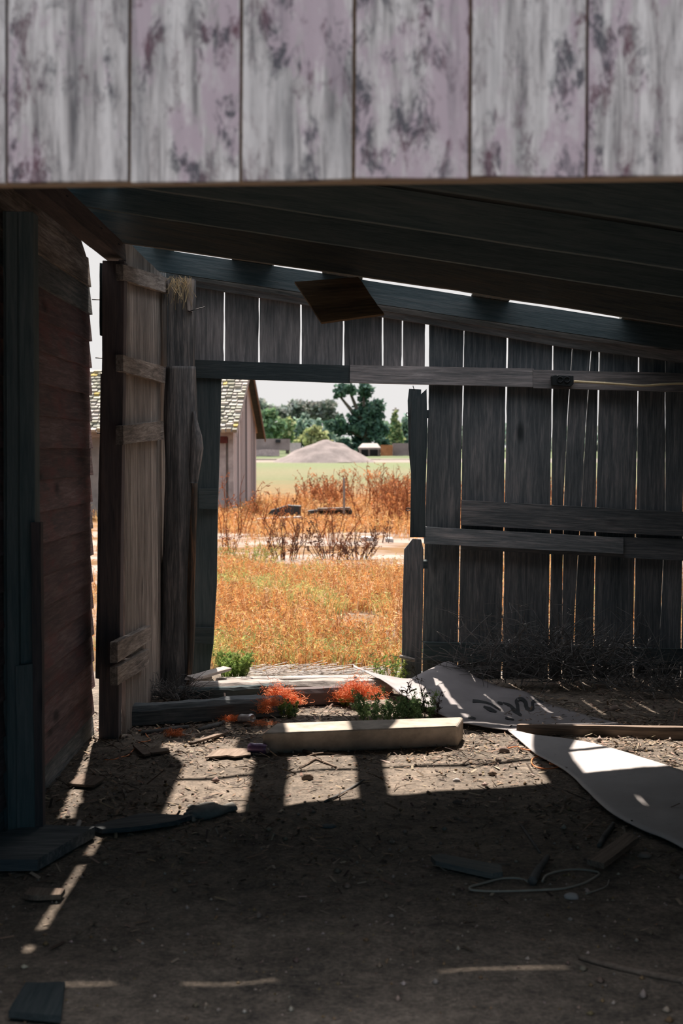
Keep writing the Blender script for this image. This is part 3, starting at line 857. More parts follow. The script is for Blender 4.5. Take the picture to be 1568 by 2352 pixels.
stroke([(1190, 1638), (1188, 1622), (1186, 1611), (1196, 1606), (1206, 1614), (1210, 1628), (1222, 1630), (1222, 1612)], [3.5, 4, 4, 4, 4.5, 4.5, 4, 3])
stroke([(1110, 1624), (1124, 1630), (1140, 1637)], [2, 5, 2])
stroke([(1222, 1612), (1236, 1610), (1248, 1614)], [3, 4, 1.5])
stroke([(1075, 1648), (1092, 1652)], [4, 2])
stroke([(1160, 1650), (1180, 1654)], [2.5, 1.5])

up = [G(1165, 1674, .02), G(1200, 1683, .03), G(1235, 1690, .03), G(1290, 1696, .03), G(1360, 1708, .03), G(1440, 1730, .03), G(1510, 1752, .03), G(1568, 1772, .03), G(1640, 1800, .03), G(1760, 1850, .02)]
lo = [G(1167, 1679, .012), G(1195, 1703, .012), G(1228, 1731, .012), G(1266, 1752, .012), G(1306, 1777, .012), G(1345, 1815, .012), G(1400, 1866, .012), G(1470, 1905, .012), G(1520, 1925, .012), G(1600, 1965, .012)]
lo = [lo[int(i)] for i in range(10)]
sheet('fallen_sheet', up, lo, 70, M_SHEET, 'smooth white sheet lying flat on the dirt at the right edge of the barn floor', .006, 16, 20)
beamv('lath', G(1190, 1684), G(1800, 1706), .05, .052, M_SCRAP, 'long brown lath lying between the two fallen white sheets', 'board', n=20, jit=.003, taper=1.5)

# ------------------------------------------------------------------ cans
def can(name, base, axis, r, L, mats, label, crush=.2, seed=0):
    ax = Vector(axis).normalized()
    m4 = frame_from(ax, (0, 0, 1), base)
    root = thing(name, label, 'can', base)
    prof = [(0, .70), (.03, .86), (.10, 1.0), (.3, 1.0), (.5, .98), (.7, 1.0), (.90, 1.0), (.97, .86), (1.0, .80)]
    v, f = [], []; S = 22
    for i, (t, k) in enumerate(prof):
        for s in range(S):
            th = 2 * math.pi * s / S
            cr = 1 - crush * math.exp(-((t - .45) / .28) ** 2) * (.5 + .9 * noise.noise(Vector((math.cos(th) * 1.6 + seed, math.sin(th) * 1.6, t * 3))))
            v.append(m4 @ Vector((t * L, math.cos(th) * r * k * cr, r + math.sin(th) * r * k * cr * (1 - crush * .5))))
    for i in range(len(prof) - 1):
        for s in range(S):
            s2 = (s + 1) % S
            f.append((i * S + s, i * S + s2, (i + 1) * S + s2, (i + 1) * S + s))
    f.append(tuple(range(S)))
    mesh('body', v, f, mats[0], root, smooth=True)
    v, f = [], []
    for rr, dx in ((.80, 1.0), (.76, 1.03), (.70, 1.0), (.66, .955), (0.02, .95)):
        for s in range(S):
            th = 2 * math.pi * s / S
            v.append(m4 @ Vector((dx * L, math.cos(th) * r * rr, r + math.sin(th) * r * rr * (1 - crush * .5))))
    for i in range(4):
        for s in range(S):
            s2 = (s + 1) % S
            f.append((i * S + s, i * S + s2, (i + 1) * S + s2, (i + 1) * S + s))
    mesh('lid', v, f, mats[1], root, smooth=True)
can('drink_can', GF(553, 1661, .0), (.75, -.66, .12), .034, .10, (M_CAN, M_CAN), 'crushed silver can by the orange twine near the thick timber', .35)
can('drink_can', GF(571, 1733, .0), (.95, -.3, 0), .031, .105, (M_CANP, M_CAN), 'purple and white can against the left end of the concrete block', .18, 5)

# ------------------------------------------------------------------ orange twine
def curly(c, r, n, rad, L, z0=None, flat=.6, sides=3, steps=9):
    parts = []
    for k in range(n):
        p = Vector((random.gauss(0, .42) * r[0], random.gauss(0, .42) * r[1], abs(random.gauss(0, .5)) * r[2]))
        d = Vector((random.gauss(0, 1), random.gauss(0, 1), random.gauss(0, .6))).normalized()
        pts = []
        for s in range(steps):
            pts.append(c + p); p = p + d * (L / steps)
            d = (d + Vector((random.gauss(0, .55), random.gauss(0, .55), random.gauss(0, .45))) - p * .6 / max(r[0], .05) * .3).normalized()
            if p.z < 0: p.z = .002; d.z = abs(d.z) * .3
            if p.z > r[2] * 1.5: d.z = -abs(d.z)
        parts.append(tube_vf(pts, rad, sides, False))
    return parts
def twine(name, blobs, label, extra=()):
    parts = []
    for c, r, n in blobs: parts += curly(c, r, int(n * 3.0), .0009, .10)
    for path, rad in extra: parts.append(tube_vf(path, rad, 4, False))
    v, f = join(parts)
    return tag(mesh(name, v, f, M_TWINE), label, 'twine')
twine('twine_tangle', [(G(640, 1612, .05), (.10, .06, .10), 150), (G(665, 1617, .03), (.10, .05, .06), 110), (G(622, 1620, .09), (.06, .04, .04), 60), (G(606, 1636, .03), (.045, .03, .05), 45)],
      'fluffy orange twine tangle draped over the end of the thick timber')
twine('twine_tangle', [(G(795, 1610, .02), (.10, .06, .08), 140), (G(820, 1604, .05), (.10, .06, .12), 190), (G(850, 1606, .03), (.10, .05, .06), 110)],
      'fluffy orange twine tangle in front of the white sheet tip')
twine('twine_tangle', [(G(537, 1656, .005), (.06, .03, .02), 40), (G(600, 1664, .005), (.10, .02, .012), 22)], 'flattened orange twine strands around the crushed silver can')
twine('twine_tangle', [(G(403, 1689, .0), (.045, .022, .02), 34)], 'small orange twine knot in the shade beside the dark post',
      [(smooth_path([GF(388, 1684, .012), GF(365, 1676, .016), GF(345, 1686, .012), GF(318, 1682, .012)], 6), .0022)])
tag(tube('orange_string', smooth_path([GF(x, y, .010) for x, y in ((331, 1683), (337, 1692), (345, 1702), (332, 1709), (320, 1712), (312, 1722), (302, 1733), (292, 1745), (278, 1750), (262, 1756), (240, 1756))], 6), .0028, M_TWINE, None, 5), 'orange cord winding over the dirt at the foot of the dark corner post', 'twine')
tag(tube('orange_string', smooth_path([GF(x, y, .012) for x, y in ((1165, 1722), (1188, 1717), (1200, 1724), (1230, 1730), (1262, 1738), (1290, 1743), (1303, 1752), (1290, 1762), (1265, 1768), (1238, 1766), (1222, 1758), (1222, 1746), (1240, 1738), (1258, 1733), (1270, 1745), (1262, 1757), (1280, 1757))], 6), .0035, M_TWINE, None, 5), 'looped orange cord in the sun at the edge of the flat white sheet', 'twine')

# ------------------------------------------------------------------ glove
gl = thing('work_glove', 'dark dirty work glove lying half in the sun left of centre', 'glove', GF(478, 1862))
def gpt(x, y, z): return GF(x, y) + Vector((0, 0, z))
sk = []
palm = [gpt(536, 1858, .028), gpt(515, 1862, .026), gpt(490, 1868, .03), gpt(462, 1874, .028)]
def blob_tube(pts, r, sides=12, flat=.6):
    v, f = tube_vf(smooth_path(pts, 5), list(np.interp(np.linspace(0, 1, (len(pts) - 1) * 5 + 1), np.linspace(0, 1, len(r)), r)), sides)
    base = min(q.z for q in v)
    v = [Vector((q.x, q.y, gz(q.x, q.y) + max(.001, (q.z - gz(q.x, q.y)) * flat))) for q in v]
    return v, f
mesh('palm', *blob_tube(palm + [gpt(448, 1878, .02)], [.034, .03, .052, .056, .04]), M_GLOVE, gl, smooth=True)
for k, (e, zz) in enumerate((((418, 1884), .02), ((424, 1876), .03), ((430, 1868), .034), ((436, 1860), .04))):
    mesh('finger', *blob_tube([gpt(462, 1874 - k * 2, .028), gpt(444, 1877 - k * 4, zz), gpt(e[0], e[1], zz * .8)], [.02, .018, .013], 10, .8), M_GLOVE, gl, smooth=True)
mesh('thumb', *blob_tube([gpt(500, 1866, .034), gpt(478, 1861, .044), gpt(452, 1864, .040)], [.024, .019, .013], 10, .8), M_GLOVE, gl, smooth=True)

# ------------------------------------------------------------------ boards, sticks and stones on the floor
def flatboard(name, pix, t, mat, label, cat='wood scrap', lift=.012, jit=.004, axis=None, z=0.0, group=None):
    pts = [GF(x, y, lift + t) for x, y in pix]
    if axis is None: axis = pts[1] - pts[0]
    return tag(slab(name, pts, axis, t, mat, None, jit, .03, away=(0, 0, -1)), label, cat, group)
flatboard('wood_scrap', [(470, 1748), (492, 1733), (572, 1729), (575, 1742), (540, 1747), (520, 1744)], .008, M_SCRAP, 'flat pale splinter of wood in the sun left of the purple can', jit=.008)
flatboard('wood_stick', [(433, 1716), (516, 1686), (525, 1688), (444, 1717)], .012, M_SCRAP, 'straight pale stick in the shade left of the concrete block', 'stick')
flatboard('wood_scrap', [(306, 1722), (322, 1718), (345, 1744), (332, 1748)], .012, M_SCRAP, 'short tapered scrap beside the orange cord', jit=.006)
flatboard('wood_scrap', [(345, 1734), (388, 1727), (392, 1735), (348, 1742)], .010, M_SCRAP, 'short flat scrap right of the tapered one by the orange cord', jit=.005)
flatboard('wooden_board', [(210, 1912), (330, 1880), (440, 1884), (400, 1898), (300, 1914), (235, 1920)], .02, M_BACK, 'curved grey plank lying in the shade left of the glove', 'board', jit=.006, axis=G(440, 1884) - G(210, 1912))
flatboard('wooden_board', [(-60, 2008), (88, 2006), (218, 1928), (88, 1924), (-60, 1958)], .045, M_BACK, 'thick grey slab at the foot of the broad near post', 'board', jit=.004)
flatboard('wood_scrap', [(58, 2068), (66, 2054), (150, 2060), (140, 2074), (85, 2075)], .018, M_SCRAP, 'small scrap crossed by the sun streak at the left edge', jit=.006)
flatboard('wood_scrap', [(155, 1812), (190, 1792), (240, 1800), (215, 1816)], .012, M_SCRAP, 'scrap at the top of the sun strip beside the red siding', jit=.006)
flatboard('wooden_board', [(1350, 1996), (1435, 1938), (1467, 1950), (1385, 2008)], .022, M_SCRAP, 'weathered board on the cream wire in the right foreground', 'board', jit=.005, lift=.03)
flatboard('wooden_board', [(990, 1986), (1010, 1980), (1150, 2008), (1155, 2024), (1130, 2028), (1000, 1998)], .02, M_ROOF, 'dark brown board behind the wire loop on the floor', 'board', jit=.004, axis=G(1150, 2014) - G(1000, 1988))
flatboard('wooden_board', [(20, 2352), (60, 2285), (150, 2280), (140, 2360)], .02, M_DARK, 'dark board fragment in the bottom left corner', 'board', jit=.003)
def stick(pix, r, mat, label, cat='stick', name='stick', n=5, lift=.0):
    pts = smooth_path([GF(x, y, (r if isinstance(r, float) else r[0]) + lift) for x, y in pix], n)
    rr = r if isinstance(r, float) else list(np.interp(np.linspace(0, 1, len(pts)), np.linspace(0, 1, len(r)), r))
    return tag(tube(name, pts, rr, mat, None, 6), label, cat)
stick([(172, 1924), (178, 1905), (183, 1893)], [.010, .012, .009], M_WHITE, 'white peg standing out in the sun strip by the curved plank')
stick([(455, 1679), (480, 1672), (505, 1664), (523, 1653)], [.010, .016, .014, .006], M_TWIG, 'dark gnarled branch just left of the crushed can', 'branch')
stick([(745, 1846), (790, 1823), (835, 1794)], [.005, .007, .004], M_TWIG, 'thin dark stick at the near edge of the middle sun patch')
stick([(697, 1727), (712, 1733), (725, 1738)], [.009, .010, .006], M_SCRAP, 'short thick twig in front of the concrete block', 'twig')
stick([(688, 1766), (722, 1748), (730, 1746)], [.006, .007, .005], M_SCRAP, 'pale forked twig in the middle sun patch', 'twig')
stick([(726, 1747), (752, 1757), (772, 1766)], [.006, .006, .004], M_SCRAP, 'straight pale twig branching right in the middle sun patch', 'twig')
stick([(325, 1688), (380, 1680), (432, 1671)], [.012, .016, .012], M_TWIG, 'dark straight stick in the shade below the thick timber')
stick([(1222, 2034), (1234, 2010), (1258, 1975)], [.018, .017, .010], M_TWIG, 'dark bent root at the middle of the wire loop', 'root')
stick([(1375, 1945), (1388, 1920), (1408, 1888)], [.010, .013, .010], M_TWIG, 'dark stick pointing at the edge of the flat white sheet')
stick([(1060, 1979), (1110, 1985), (1172, 1987)], [.005, .007, .006], M_SCRAP, 'thin yellowish stick above the dark brown board')
stick([(1195, 1891), (1212, 1915), (1232, 1945), (1240, 1958)], [.004, .006, .006, .004], M_TWIG, 'thin dark twig above the wire loop', 'twig')
stick([(1330, 2206), (1420, 2228), (1500, 2244), (1590, 2262)], [.010, .012, .012, .012], M_SCRAP, 'long thin pole in the dark lower right corner', 'pole')
wire = smooth_path([GF(x, y, .012) for x, y in ((1213, 2032), (1190, 2025), (1150, 2027), (1110, 2038), (1080, 2048), (1084, 2055), (1130, 2056), (1180, 2055), (1235, 2052), (1290, 2048), (1330, 2036), (1357, 2022), (1375, 2005), (1330, 1999), (1290, 2003), (1255, 2015), (1245, 2030))], 7)
tag(tube('wire_loop', wire, .0045, M_WIRE, None, 6), 'pale wire bent in a long loop on the dirt in the right foreground', 'wire')
tag(tube('wire_end', smooth_path([GF(x, y, .01) for x, y in ((1345, 2055), (1370, 2046), (1393, 2034), (1398, 2020))], 6), .003, M_WIRE, None, 6), 'short curved wire at the right end of the wire loop', 'wire')

def stone(x, y, rx, rz, label, mat=None, seed=0, cat='stone'):
    c = GF(x, y, rz * .35)
    v, f = [], []
    S, R_ = 12, 8
    for i in range(R_ + 1):
        ph = math.pi * i / R_
        for s in range(S):
            th = 2 * math.pi * s / S
            d = Vector((math.sin(ph) * math.cos(th), math.sin(ph) * math.sin(th), math.cos(ph)))
            k = 1 + .28 * noise.noise(d * 1.7 + Vector((seed, 0, 0)))
            v.append(c + Vector((d.x * rx * k, d.y * rx * .75 * k, d.z * rz * k)))
    for i in range(R_):
        for s in range(S):
            s2 = (s + 1) % S
            f.append((i * S + s, i * S + s2, (i + 1) * S + s2, (i + 1) * S + s))
    return tag(mesh('stone', v, f, mat or M_STONE, smooth=True), label, cat)
stone(1157, 1727, .03, .022, 'rounded pale stone beside the orange cord', None, 1)
stone(706, 1792, .028, .024, 'knobbly brown stone in the middle sun patch', M_SCRAP, 2)
stone(1048, 1790, .02, .012, 'flat white pebble in the right hand sun patch', M_WHITE, 3)
stone(1050, 1838, .022, .014, 'pale pebble in the shade just below the right sun patch', None, 4)
stone(1412, 1632, .03, .026, 'tan stone in the shade under the brush at the wall', None, 5)
stone(395, 1762, .016, .012, 'small pinkish pebble left of the sun patches', None, 6)
stone(1312, 2060, .026, .014, 'white crumbled lump under the wire loop', M_WHITE, 7)
stone(1480, 1962, .03, .014, 'flat grey stone right of the weathered board', None, 8)
stone(755, 1894, .035, .008, 'flat dark chip in the shade below the middle sun patch', M_BACK, 9)
# ------------------------------------------------------------------ vegetation helpers
def pick(cols, n):
    c = np.array(cols)[RNG.integers(0, len(cols), n)]
    return np.clip(c * RNG.uniform(.72, 1.25, (n, 1)) * RNG.uniform(.93, 1.07, (n, 3)), 0, 1)

def blades(base, h, wd, lean, cols, bits=2, bitsize=.018):
    """grass stems as bent three point strips plus a few small seed/leaf flakes on each"""
    n = len(base)
    az = RNG.uniform(0, 2 * np.pi, n); az2 = RNG.uniform(0, 2 * np.pi, n)
    side = np.stack([np.cos(az), np.sin(az), np.zeros(n)], 1)
    ld = np.stack([np.cos(az2), np.sin(az2), np.zeros(n)], 1) * (lean * RNG.uniform(.2, 1.3, n))[:, None]
    up = np.array([0, 0, 1.0])
    p0 = base; p1 = base + up * (h * .55)[:, None] + ld * (h * .35)[:, None]; p2 = base + up * h[:, None] + ld * h[:, None]
    w_ = (wd * RNG.uniform(.6, 1.3, n))[:, None]
    V = np.stack([p0 - side * w_, p0 + side * w_, p1 - side * w_ * .8, p1 + side * w_ * .8, p2], 1)
    k = np.arange(n)[:, None] * 5
    F = np.concatenate([k + np.array([[0, 1, 3]]), k + np.array([[0, 3, 2]]), k + np.array([[2, 3, 4]])], 0)
    cb = np.repeat(cols, 5, axis=0)
    V = V.reshape(-1, 3)
    if bits:
        m = n * bits
        idx = np.repeat(np.arange(n), bits)
        t = RNG.uniform(.35, 1.05, m)
        c = p0[idx] * (1 - t)[:, None] + p2[idx] * t[:, None] + RNG.normal(0, bitsize * .8, (m, 3))
        a = RNG.normal(0, 1, (m, 3)); a /= np.linalg.norm(a, axis=1)[:, None]
        b = RNG.normal(0, 1, (m, 3)); b -= a * (a * b).sum(1)[:, None]; b /= np.linalg.norm(b, axis=1)[:, None]
        s = (bitsize * RNG.uniform(.5, 1.3, m))[:, None]
        Q = np.stack([c - a * s * 1.4, c + b * s * .5, c + a * s * 1.4], 1).reshape(-1, 3)
        o = len(V)
        F = np.concatenate([F, o + np.arange(m * 3).reshape(-1, 3)], 0)
        V = np.concatenate([V, Q], 0)
        cb = np.concatenate([cb, np.repeat(np.clip(cols[idx] * RNG.uniform(.75, 1.3, (m, 1)), 0, 1), 3, axis=0)], 0)
    return V, F, cb

def merge(parts):
    V, Fs, Cs = [], [], []; o = 0
    for v, f, c in parts:
        V.append(v); Fs.append(f + o); Cs.append(c); o += len(v)
    return np.concatenate(V), np.concatenate(Fs), np.concatenate(Cs)

def strip_tubes(paths, rads, cols):
    """three sided stems, all triangles, with per stem colours"""
    V, Fs, Cs = [], [], []; o = 0
    for pth, r, c in zip(paths, rads, cols):
        v, f = tube_vf(pth, r, 3, False)
        v = np.array([tuple(q) for q in v]); tri = []
        for a, b, c2, d in f: tri += [(a, b, c2), (a, c2, d)]
        V.append(v); Fs.append(np.array(tri) + o); Cs.append(np.tile(c, (len(v), 1))); o += len(v)
    return np.concatenate(V), np.concatenate(Fs), np.concatenate(Cs)

OR = (.56, .26, .09); OY = (.66, .40, .17); TAN = (.66, .47, .28); BR = (.32, .14, .06); RB = (.26, .10, .05); GR = (.30, .36, .13); GRD = (.13, .21, .08); YG = (.50, .46, .17)

def zf(p):
    return np.array([zt(x, y) for x, y in p])

# dry grass from the doorway out to the bare patches
def sow(n, y0, y1, k0, k1):
    Y = np.sqrt(RNG.uniform(y0 ** 2, y1 ** 2, n)); X = Y * RNG.uniform(k0, k1, n)
    return np.stack([X, Y], 1)
xy = np.concatenate([sow(30000, 10.35, 19.5, -.115, .075), sow(5000, 17, 27, -.115, .075), sow(9000, 10.35, 22, .075, .27), sow(2500, 10.35, 24, -.24, -.115)])
den = np.array([fbm(x, y, .55, 4) for x, y in xy]); fine = np.array([fbm(x + 40, y, 1.6, 3) for x, y in xy])
far = np.clip((xy[:, 1] - 16.5) / 4, 0, 1)
keep = (den + .35 * fine > -.42 + .55 * far) & (RNG.random(len(xy)) > far * .35)
for cx, cyy, r in ((.12, 12.9, .32), (-.1, 19.5, 1.0), (.55, 22.0, 2.2), (-1.95, 22.0, 1.2), (.18, 13.6, .22), (.42, 11.7, .16)):
    keep &= ((xy[:, 0] - cx) ** 2 + ((xy[:, 1] - cyy) * .55) ** 2 > (r * (.75 + .5 * RNG.random(len(xy)))) ** 2)
xy = xy[keep]; n = len(xy)
base = np.column_stack([xy, zf(xy) - .005])
cols = pick([OR, OR, OY, TAN, OR, BR, BR, OY], n)
gmask = np.array([fbm(x, y + 11, .8, 3) for x, y in xy])
green = (gmask > .42) | ((xy[:, 1] < 11.6) & (RNG.random(n) < .30)) | (RNG.random(n) < .05)
cols[green] = pick([GR, YG, GR, OY, YG], int(green.sum()))
h = RNG.uniform(.07, .24, n) * (1 + .5 * (fine[keep] > .2)) * np.where(xy[:, 1] < 11.3, .75, 1)
V, F, Cc = blades(base, h, .0022 + .00012 * xy[:, 1], .38, cols, 4, .017)
tag(mesh('dry_grass', V, F, M_GRASS, origin=(0, 10.5, 0), col=Cc), 'dense orange dry grass growing outside the doorway', 'grass', kind='stuff')

# grass further out
xy = np.concatenate([sow(16000, 21, 42, -.10, .07), sow(3500, 22, 44, .07, .26), sow(1500, 22, 44, -.24, -.10)])
den = np.array([fbm(x, y, .3, 4) for x, y in xy])
keep = (den > -.05) | (xy[:, 1] > 30)
for cx, cyy, r in ((.9, 22.5, 2.6), (-2.0, 22.5, 1.0)):
    keep &= ((xy[:, 0] - cx) ** 2 + ((xy[:, 1] - cyy) * .6) ** 2 > (r * (.6 + .6 * RNG.random(len(xy)))) ** 2)
xy = xy[keep]; n = len(xy)
base = np.column_stack([xy, zf(xy) - .01])
hh_ = RNG.uniform(.12, .42, n) * np.where((xy[:, 1] > 22) & (xy[:, 1] < 34.8) & (xy[:, 0] > -2.2) & (xy[:, 0] < .6), .3, 1)
V, F, Cc = blades(base, hh_, .004 + .0001 * xy[:, 1], .4, pick([OR, OY, OR, TAN, BR, OY], n), 4, .03)
tag(mesh('far_grass', V, F, M_GRASS, origin=(0, 24, 0), col=Cc), 'orange brush grass in front of the weathered outbuilding', 'grass', kind='stuff')

# dead stalky weeds
def weed_parts(c, h, n, spread, pal, r=.006, twigs=5, flakes=1.0):
    paths, rads, cols = [], [], []
    fl = []
    for k in range(n):
        az = random.uniform(0, 2 * math.pi); rr = random.random() ** .6 * spread * .35
        p = Vector((c[0] + math.cos(az) * rr, c[1] + math.sin(az) * rr, c[2] - .01))
        out = Vector((math.cos(az), math.sin(az), 0)) * random.uniform(.1, .75) * spread / max(h, .2)
        hh = h * random.uniform(.55, 1.05)
        pts = [p]; d = (Vector((0, 0, 1)) + out * .6).normalized()
        for s in range(5):
            p = p + d * (hh / 5); pts.append(p)
            d = (d + Vector((random.gauss(0, .14), random.gauss(0, .14), random.gauss(0, .05)))).normalized()
        col = np.array(random.choice(pal)) * random.uniform(.7, 1.2)
        paths.append(pts); rads.append([r, r * .9, r * .8, r * .7, r * .55, r * .35]); cols.append(col)
        for q in range(twigs):
            i = random.randint(1, 4); b0 = pts[i].lerp(pts[i + 1], random.random())
            dd = Vector((random.gauss(0, 1), random.gauss(0, 1), random.uniform(.5, 1.6))).normalized() * hh * random.uniform(.10, .28)
            paths.append([b0, b0 + dd * .5 + Vector((0, 0, .01)), b0 + dd]); rads.append([r * .55, r * .45, r * .25]); cols.append(col)
            if flakes: fl += [(b0 + dd * random.uniform(.3, 1.05), col) for _ in range(int(3 * flakes))]
    parts = [strip_tubes(paths, rads, cols)]
    if fl:
        m = len(fl); c0 = np.array([tuple(q[0]) for q in fl]) + RNG.normal(0, r, (m, 3)); cc = np.array([q[1] for q in fl])
        a = RNG.normal(0, 1, (m, 3)); b = RNG.normal(0, 1, (m, 3)); s = r * 2.6
        Q = np.stack([c0 - a * s, c0 + b * s * .6, c0 + a * s], 1).reshape(-1, 3)
        parts.append((Q, np.arange(m * 3).reshape(-1, 3), np.repeat(np.clip(cc * RNG.uniform(.8, 1.35, (m, 1)), 0, 1), 3, axis=0)))
    return merge(parts)
def weed(px, py, h, n, spread, pal, label, name='dead_weed', cat='weed', r=.006, twigs=5, flakes=1.0, group=None, ground=None):
    g = G(px, py) if ground is None else Vector(ground)
    c = (g.x, g.y, zt(g.x, g.y) if g.y > 10.3 else gz(g.x, g.y))
    V, F, Cc = weed_parts(c, h, n, spread, pal, r, twigs, flakes)
    return tag(mesh(name, V, F, M_GRASS, origin=c, col=Cc), label, cat, group)
DK = [(.16, .07, .04), (.11, .055, .04), (.22, .09, .045)]
RD = [(.38, .14, .06), (.30, .11, .05), (.48, .20, .08)]
weed(655, 1283, .60, 24, .75, DK, 'dark brown dead weed clump nearest the left of the bare patch', r=.008)
weed(690, 1235, .80, 17, 1.3, RD + DK, 'big tangled russet dead weed in the middle of the field', r=.009, twigs=4, flakes=.4)
weed(770, 1250, .75, 15, 1.1, RD + DK, 'tall russet dead weed behind the blackish clump', r=.008, twigs=4, flakes=.4)
weed(762, 1284, .40, 26, .7, DK, 'low blackish weed clump on the bare soil, left one of the pair', r=.007)
weed(822, 1284, .42, 26, .75, DK, 'low blackish weed clump on the bare soil, right one of the pair', r=.007)
weed(868, 1248, .48, 9, .7, DK, 'thin dark forked weed by the white litter', r=.008)
weed(527, 1280, .55, 9, .35, DK + RD, 'single stalky dark weed by the left side of the doorway view', r=.007)
weed(572, 1290, .35, 60, 1.1, [YG, OY, GR], 'bushy yellow green weed left of the dark clump', r=.005)
weed(612, 1215, .9, 9, 1.0, RD, 'tall leaning russet weed before the corner of the outbuilding', r=.010)
weed(525, 1230, 1.25, 11, 1.1, RD, 'tall russet weed against the outbuilding front wall', r=.010)
# the belt of tall weeds behind
parts = []
for k in range(75):
    Y = random.uniform(29, 46); X = Y * random.uniform(-.068, .055)
    if X < -1.9 and Y > 32: continue
    if Y < 36 and -2.3 < X < .5: continue
    sc = random.uniform(.6, 1.25) * (1.0 if X < .2 else 1.15)
    parts.append(weed_parts((X, Y, zt(X, Y)), .95 * sc, 8, .8, RD + [(.55, .27, .12)], .011, 5, 1.4))
for k in range(70):
    Y = random.uniform(26, 46); X = Y * random.uniform(.07, .25)
    parts.append(weed_parts((X, Y, zt(X, Y)), 1.0, 7, .9, RD + [(.55, .27, .12)], .011, 4, 1.0))
V, F, Cc = merge(parts)
tag(mesh('tall_weeds', V, F, M_GRASS, origin=(0, 34, 0), col=Cc), 'belt of tall russet dead weeds across the middle of the field', 'weeds', kind='stuff')

# green plants
GP = [(.20, .32, .14), (.27, .38, .17), (.16, .26, .12)]
LG_ = [(.26, .36, .10), (.36, .42, .14), (.20, .30, .09)]
weed(540, 1562, .20, 46, .26, LG_, 'leafy green weed just outside the left foot of the doorway', 'green_weed', r=.004, twigs=6, flakes=3)
weed(905, 1568, .20, 26, .35, LG_ + [OY], 'pale green weed outside the right foot of the doorway', 'green_weed', r=.004, twigs=5, flakes=2)
weed(668, 1646, .13, 14, .16, LG_ + GP, 'small green weed at the end of the thick timber', 'green_weed', r=.003, twigs=6, flakes=3)
weed(800, 1618, .09, 12, .12, LG_, 'small yellow green sprig under the right twine tangle', 'green_weed', r=.003, twigs=5, flakes=2)
weed(880, 1648, .17, 34, .40, GP, 'dense dark green weeds behind the concrete block', 'green_weed', r=.0035, twigs=7, flakes=2.5)
weed(948, 1646, .17, 28, .36, GP, 'dark green weeds below the edge of the leaning sheet', 'green_weed', r=.0035, twigs=7, flakes=2.5)
for x, y, hh, lb in ((928, 1642, .26, 'leftmost dark upright stalk in front of the white sheet'), (940, 1650, .25, 'second dark upright stalk from the left in front of the white sheet'), (962, 1650, .22, 'short middle dark stalk in front of the white sheet'),
                 (976, 1648, .30, 'tallest dark upright stalk in front of the white sheet'), (1000, 1650, .22, 'rightmost leaning dark stalk in front of the white sheet')):
    weed(x, y, hh, 2, .05, [(.05, .045, .035), (.07, .055, .045)], lb, 'weed_stalk', 'stalk', r=.0035, twigs=7, flakes=1, group='dark stalks behind the concrete block')

# brush in the barn corner and by the log
def brush(name, c, r, n, rad, L, label, cat='brush', mat=None, long=0):
    parts = []
    for k in range(n):
        th = random.uniform(0, 2 * math.pi); ph = random.uniform(0, 1)
        s = Vector(c) + Vector((math.cos(th) * r[0] * random.random(), math.sin(th) * r[1] * random.random(), r[2] * random.random() * .5))
        d = Vector((random.gauss(0, 1), random.gauss(0, .6), random.uniform(0, 1.2))).normalized()
        LL = L * random.uniform(.4, 1.2) * (1.6 if k < long else 1)
        pts = [s]
        for q in range(4):
            s = s + d * LL / 4; pts.append(s)
            d = (d + Vector((random.gauss(0, .25), random.gauss(0, .2), random.gauss(-.06, .22)))).normalized()
        pts = [Vector((p.x, min(p.y, 9.86), max(p.z, .01))) for p in pts]
        parts.append(tube_vf(pts, [rad, rad * .9, rad * .75, rad * .6, rad * .35], 3, False))
        for q in range(3):
            b0 = pts[random.randint(1, 3)]; dd = Vector((random.gauss(0, 1), random.gauss(0, .6), random.gauss(.3, .8))).normalized() * LL * .25
            e = b0 + dd; e = Vector((e.x, min(e.y, 9.86), max(e.z, .01)))
            parts.append(tube_vf([b0, b0.lerp(e, .5), e], rad * .5, 3, False))
    v, f = join(parts)
    return tag(mesh(name, v, f, mat or M_TWIG), label, cat)
brush('brush_pile', (1.45, 9.55, .03), (.75, .22, .5), 330, .0035, .45, 'dark tangled heap of dry brush against the foot of the plank wall', long=14)
brush('brush_pile', (2.15, 9.2, .02), (.5, .3, .14), 160, .003, .3, 'low scatter of dry brush at the right foot of the wall')
brush('twig_nest', (-1.08, 9.1, .0), (.13, .08, .10), 110, .0028, .20, 'small tangle of dry twigs at the foot of the gnarled log', 'twigs')

# dry reed stems and straw outside the threshold
parts = []
for k in range(150):
    x = random.uniform(-.82, .3); y = random.uniform(9.98, 10.3); th = random.gauss(.1, .5); L = random.uniform(.08, .3)
    d = Vector((math.cos(th), math.sin(th) * .5, random.uniform(-.05, .25))) * L
    a = Vector((x, y, random.uniform(.005, .04))); parts.append(tube_vf([a, a + d], .0025, 3, False))
v, f = join(parts)
tag(mesh('reed_litter', v, f, M_SILV), 'pale dry stems matted along the outer edge of the threshold', 'straw', kind='stuff')

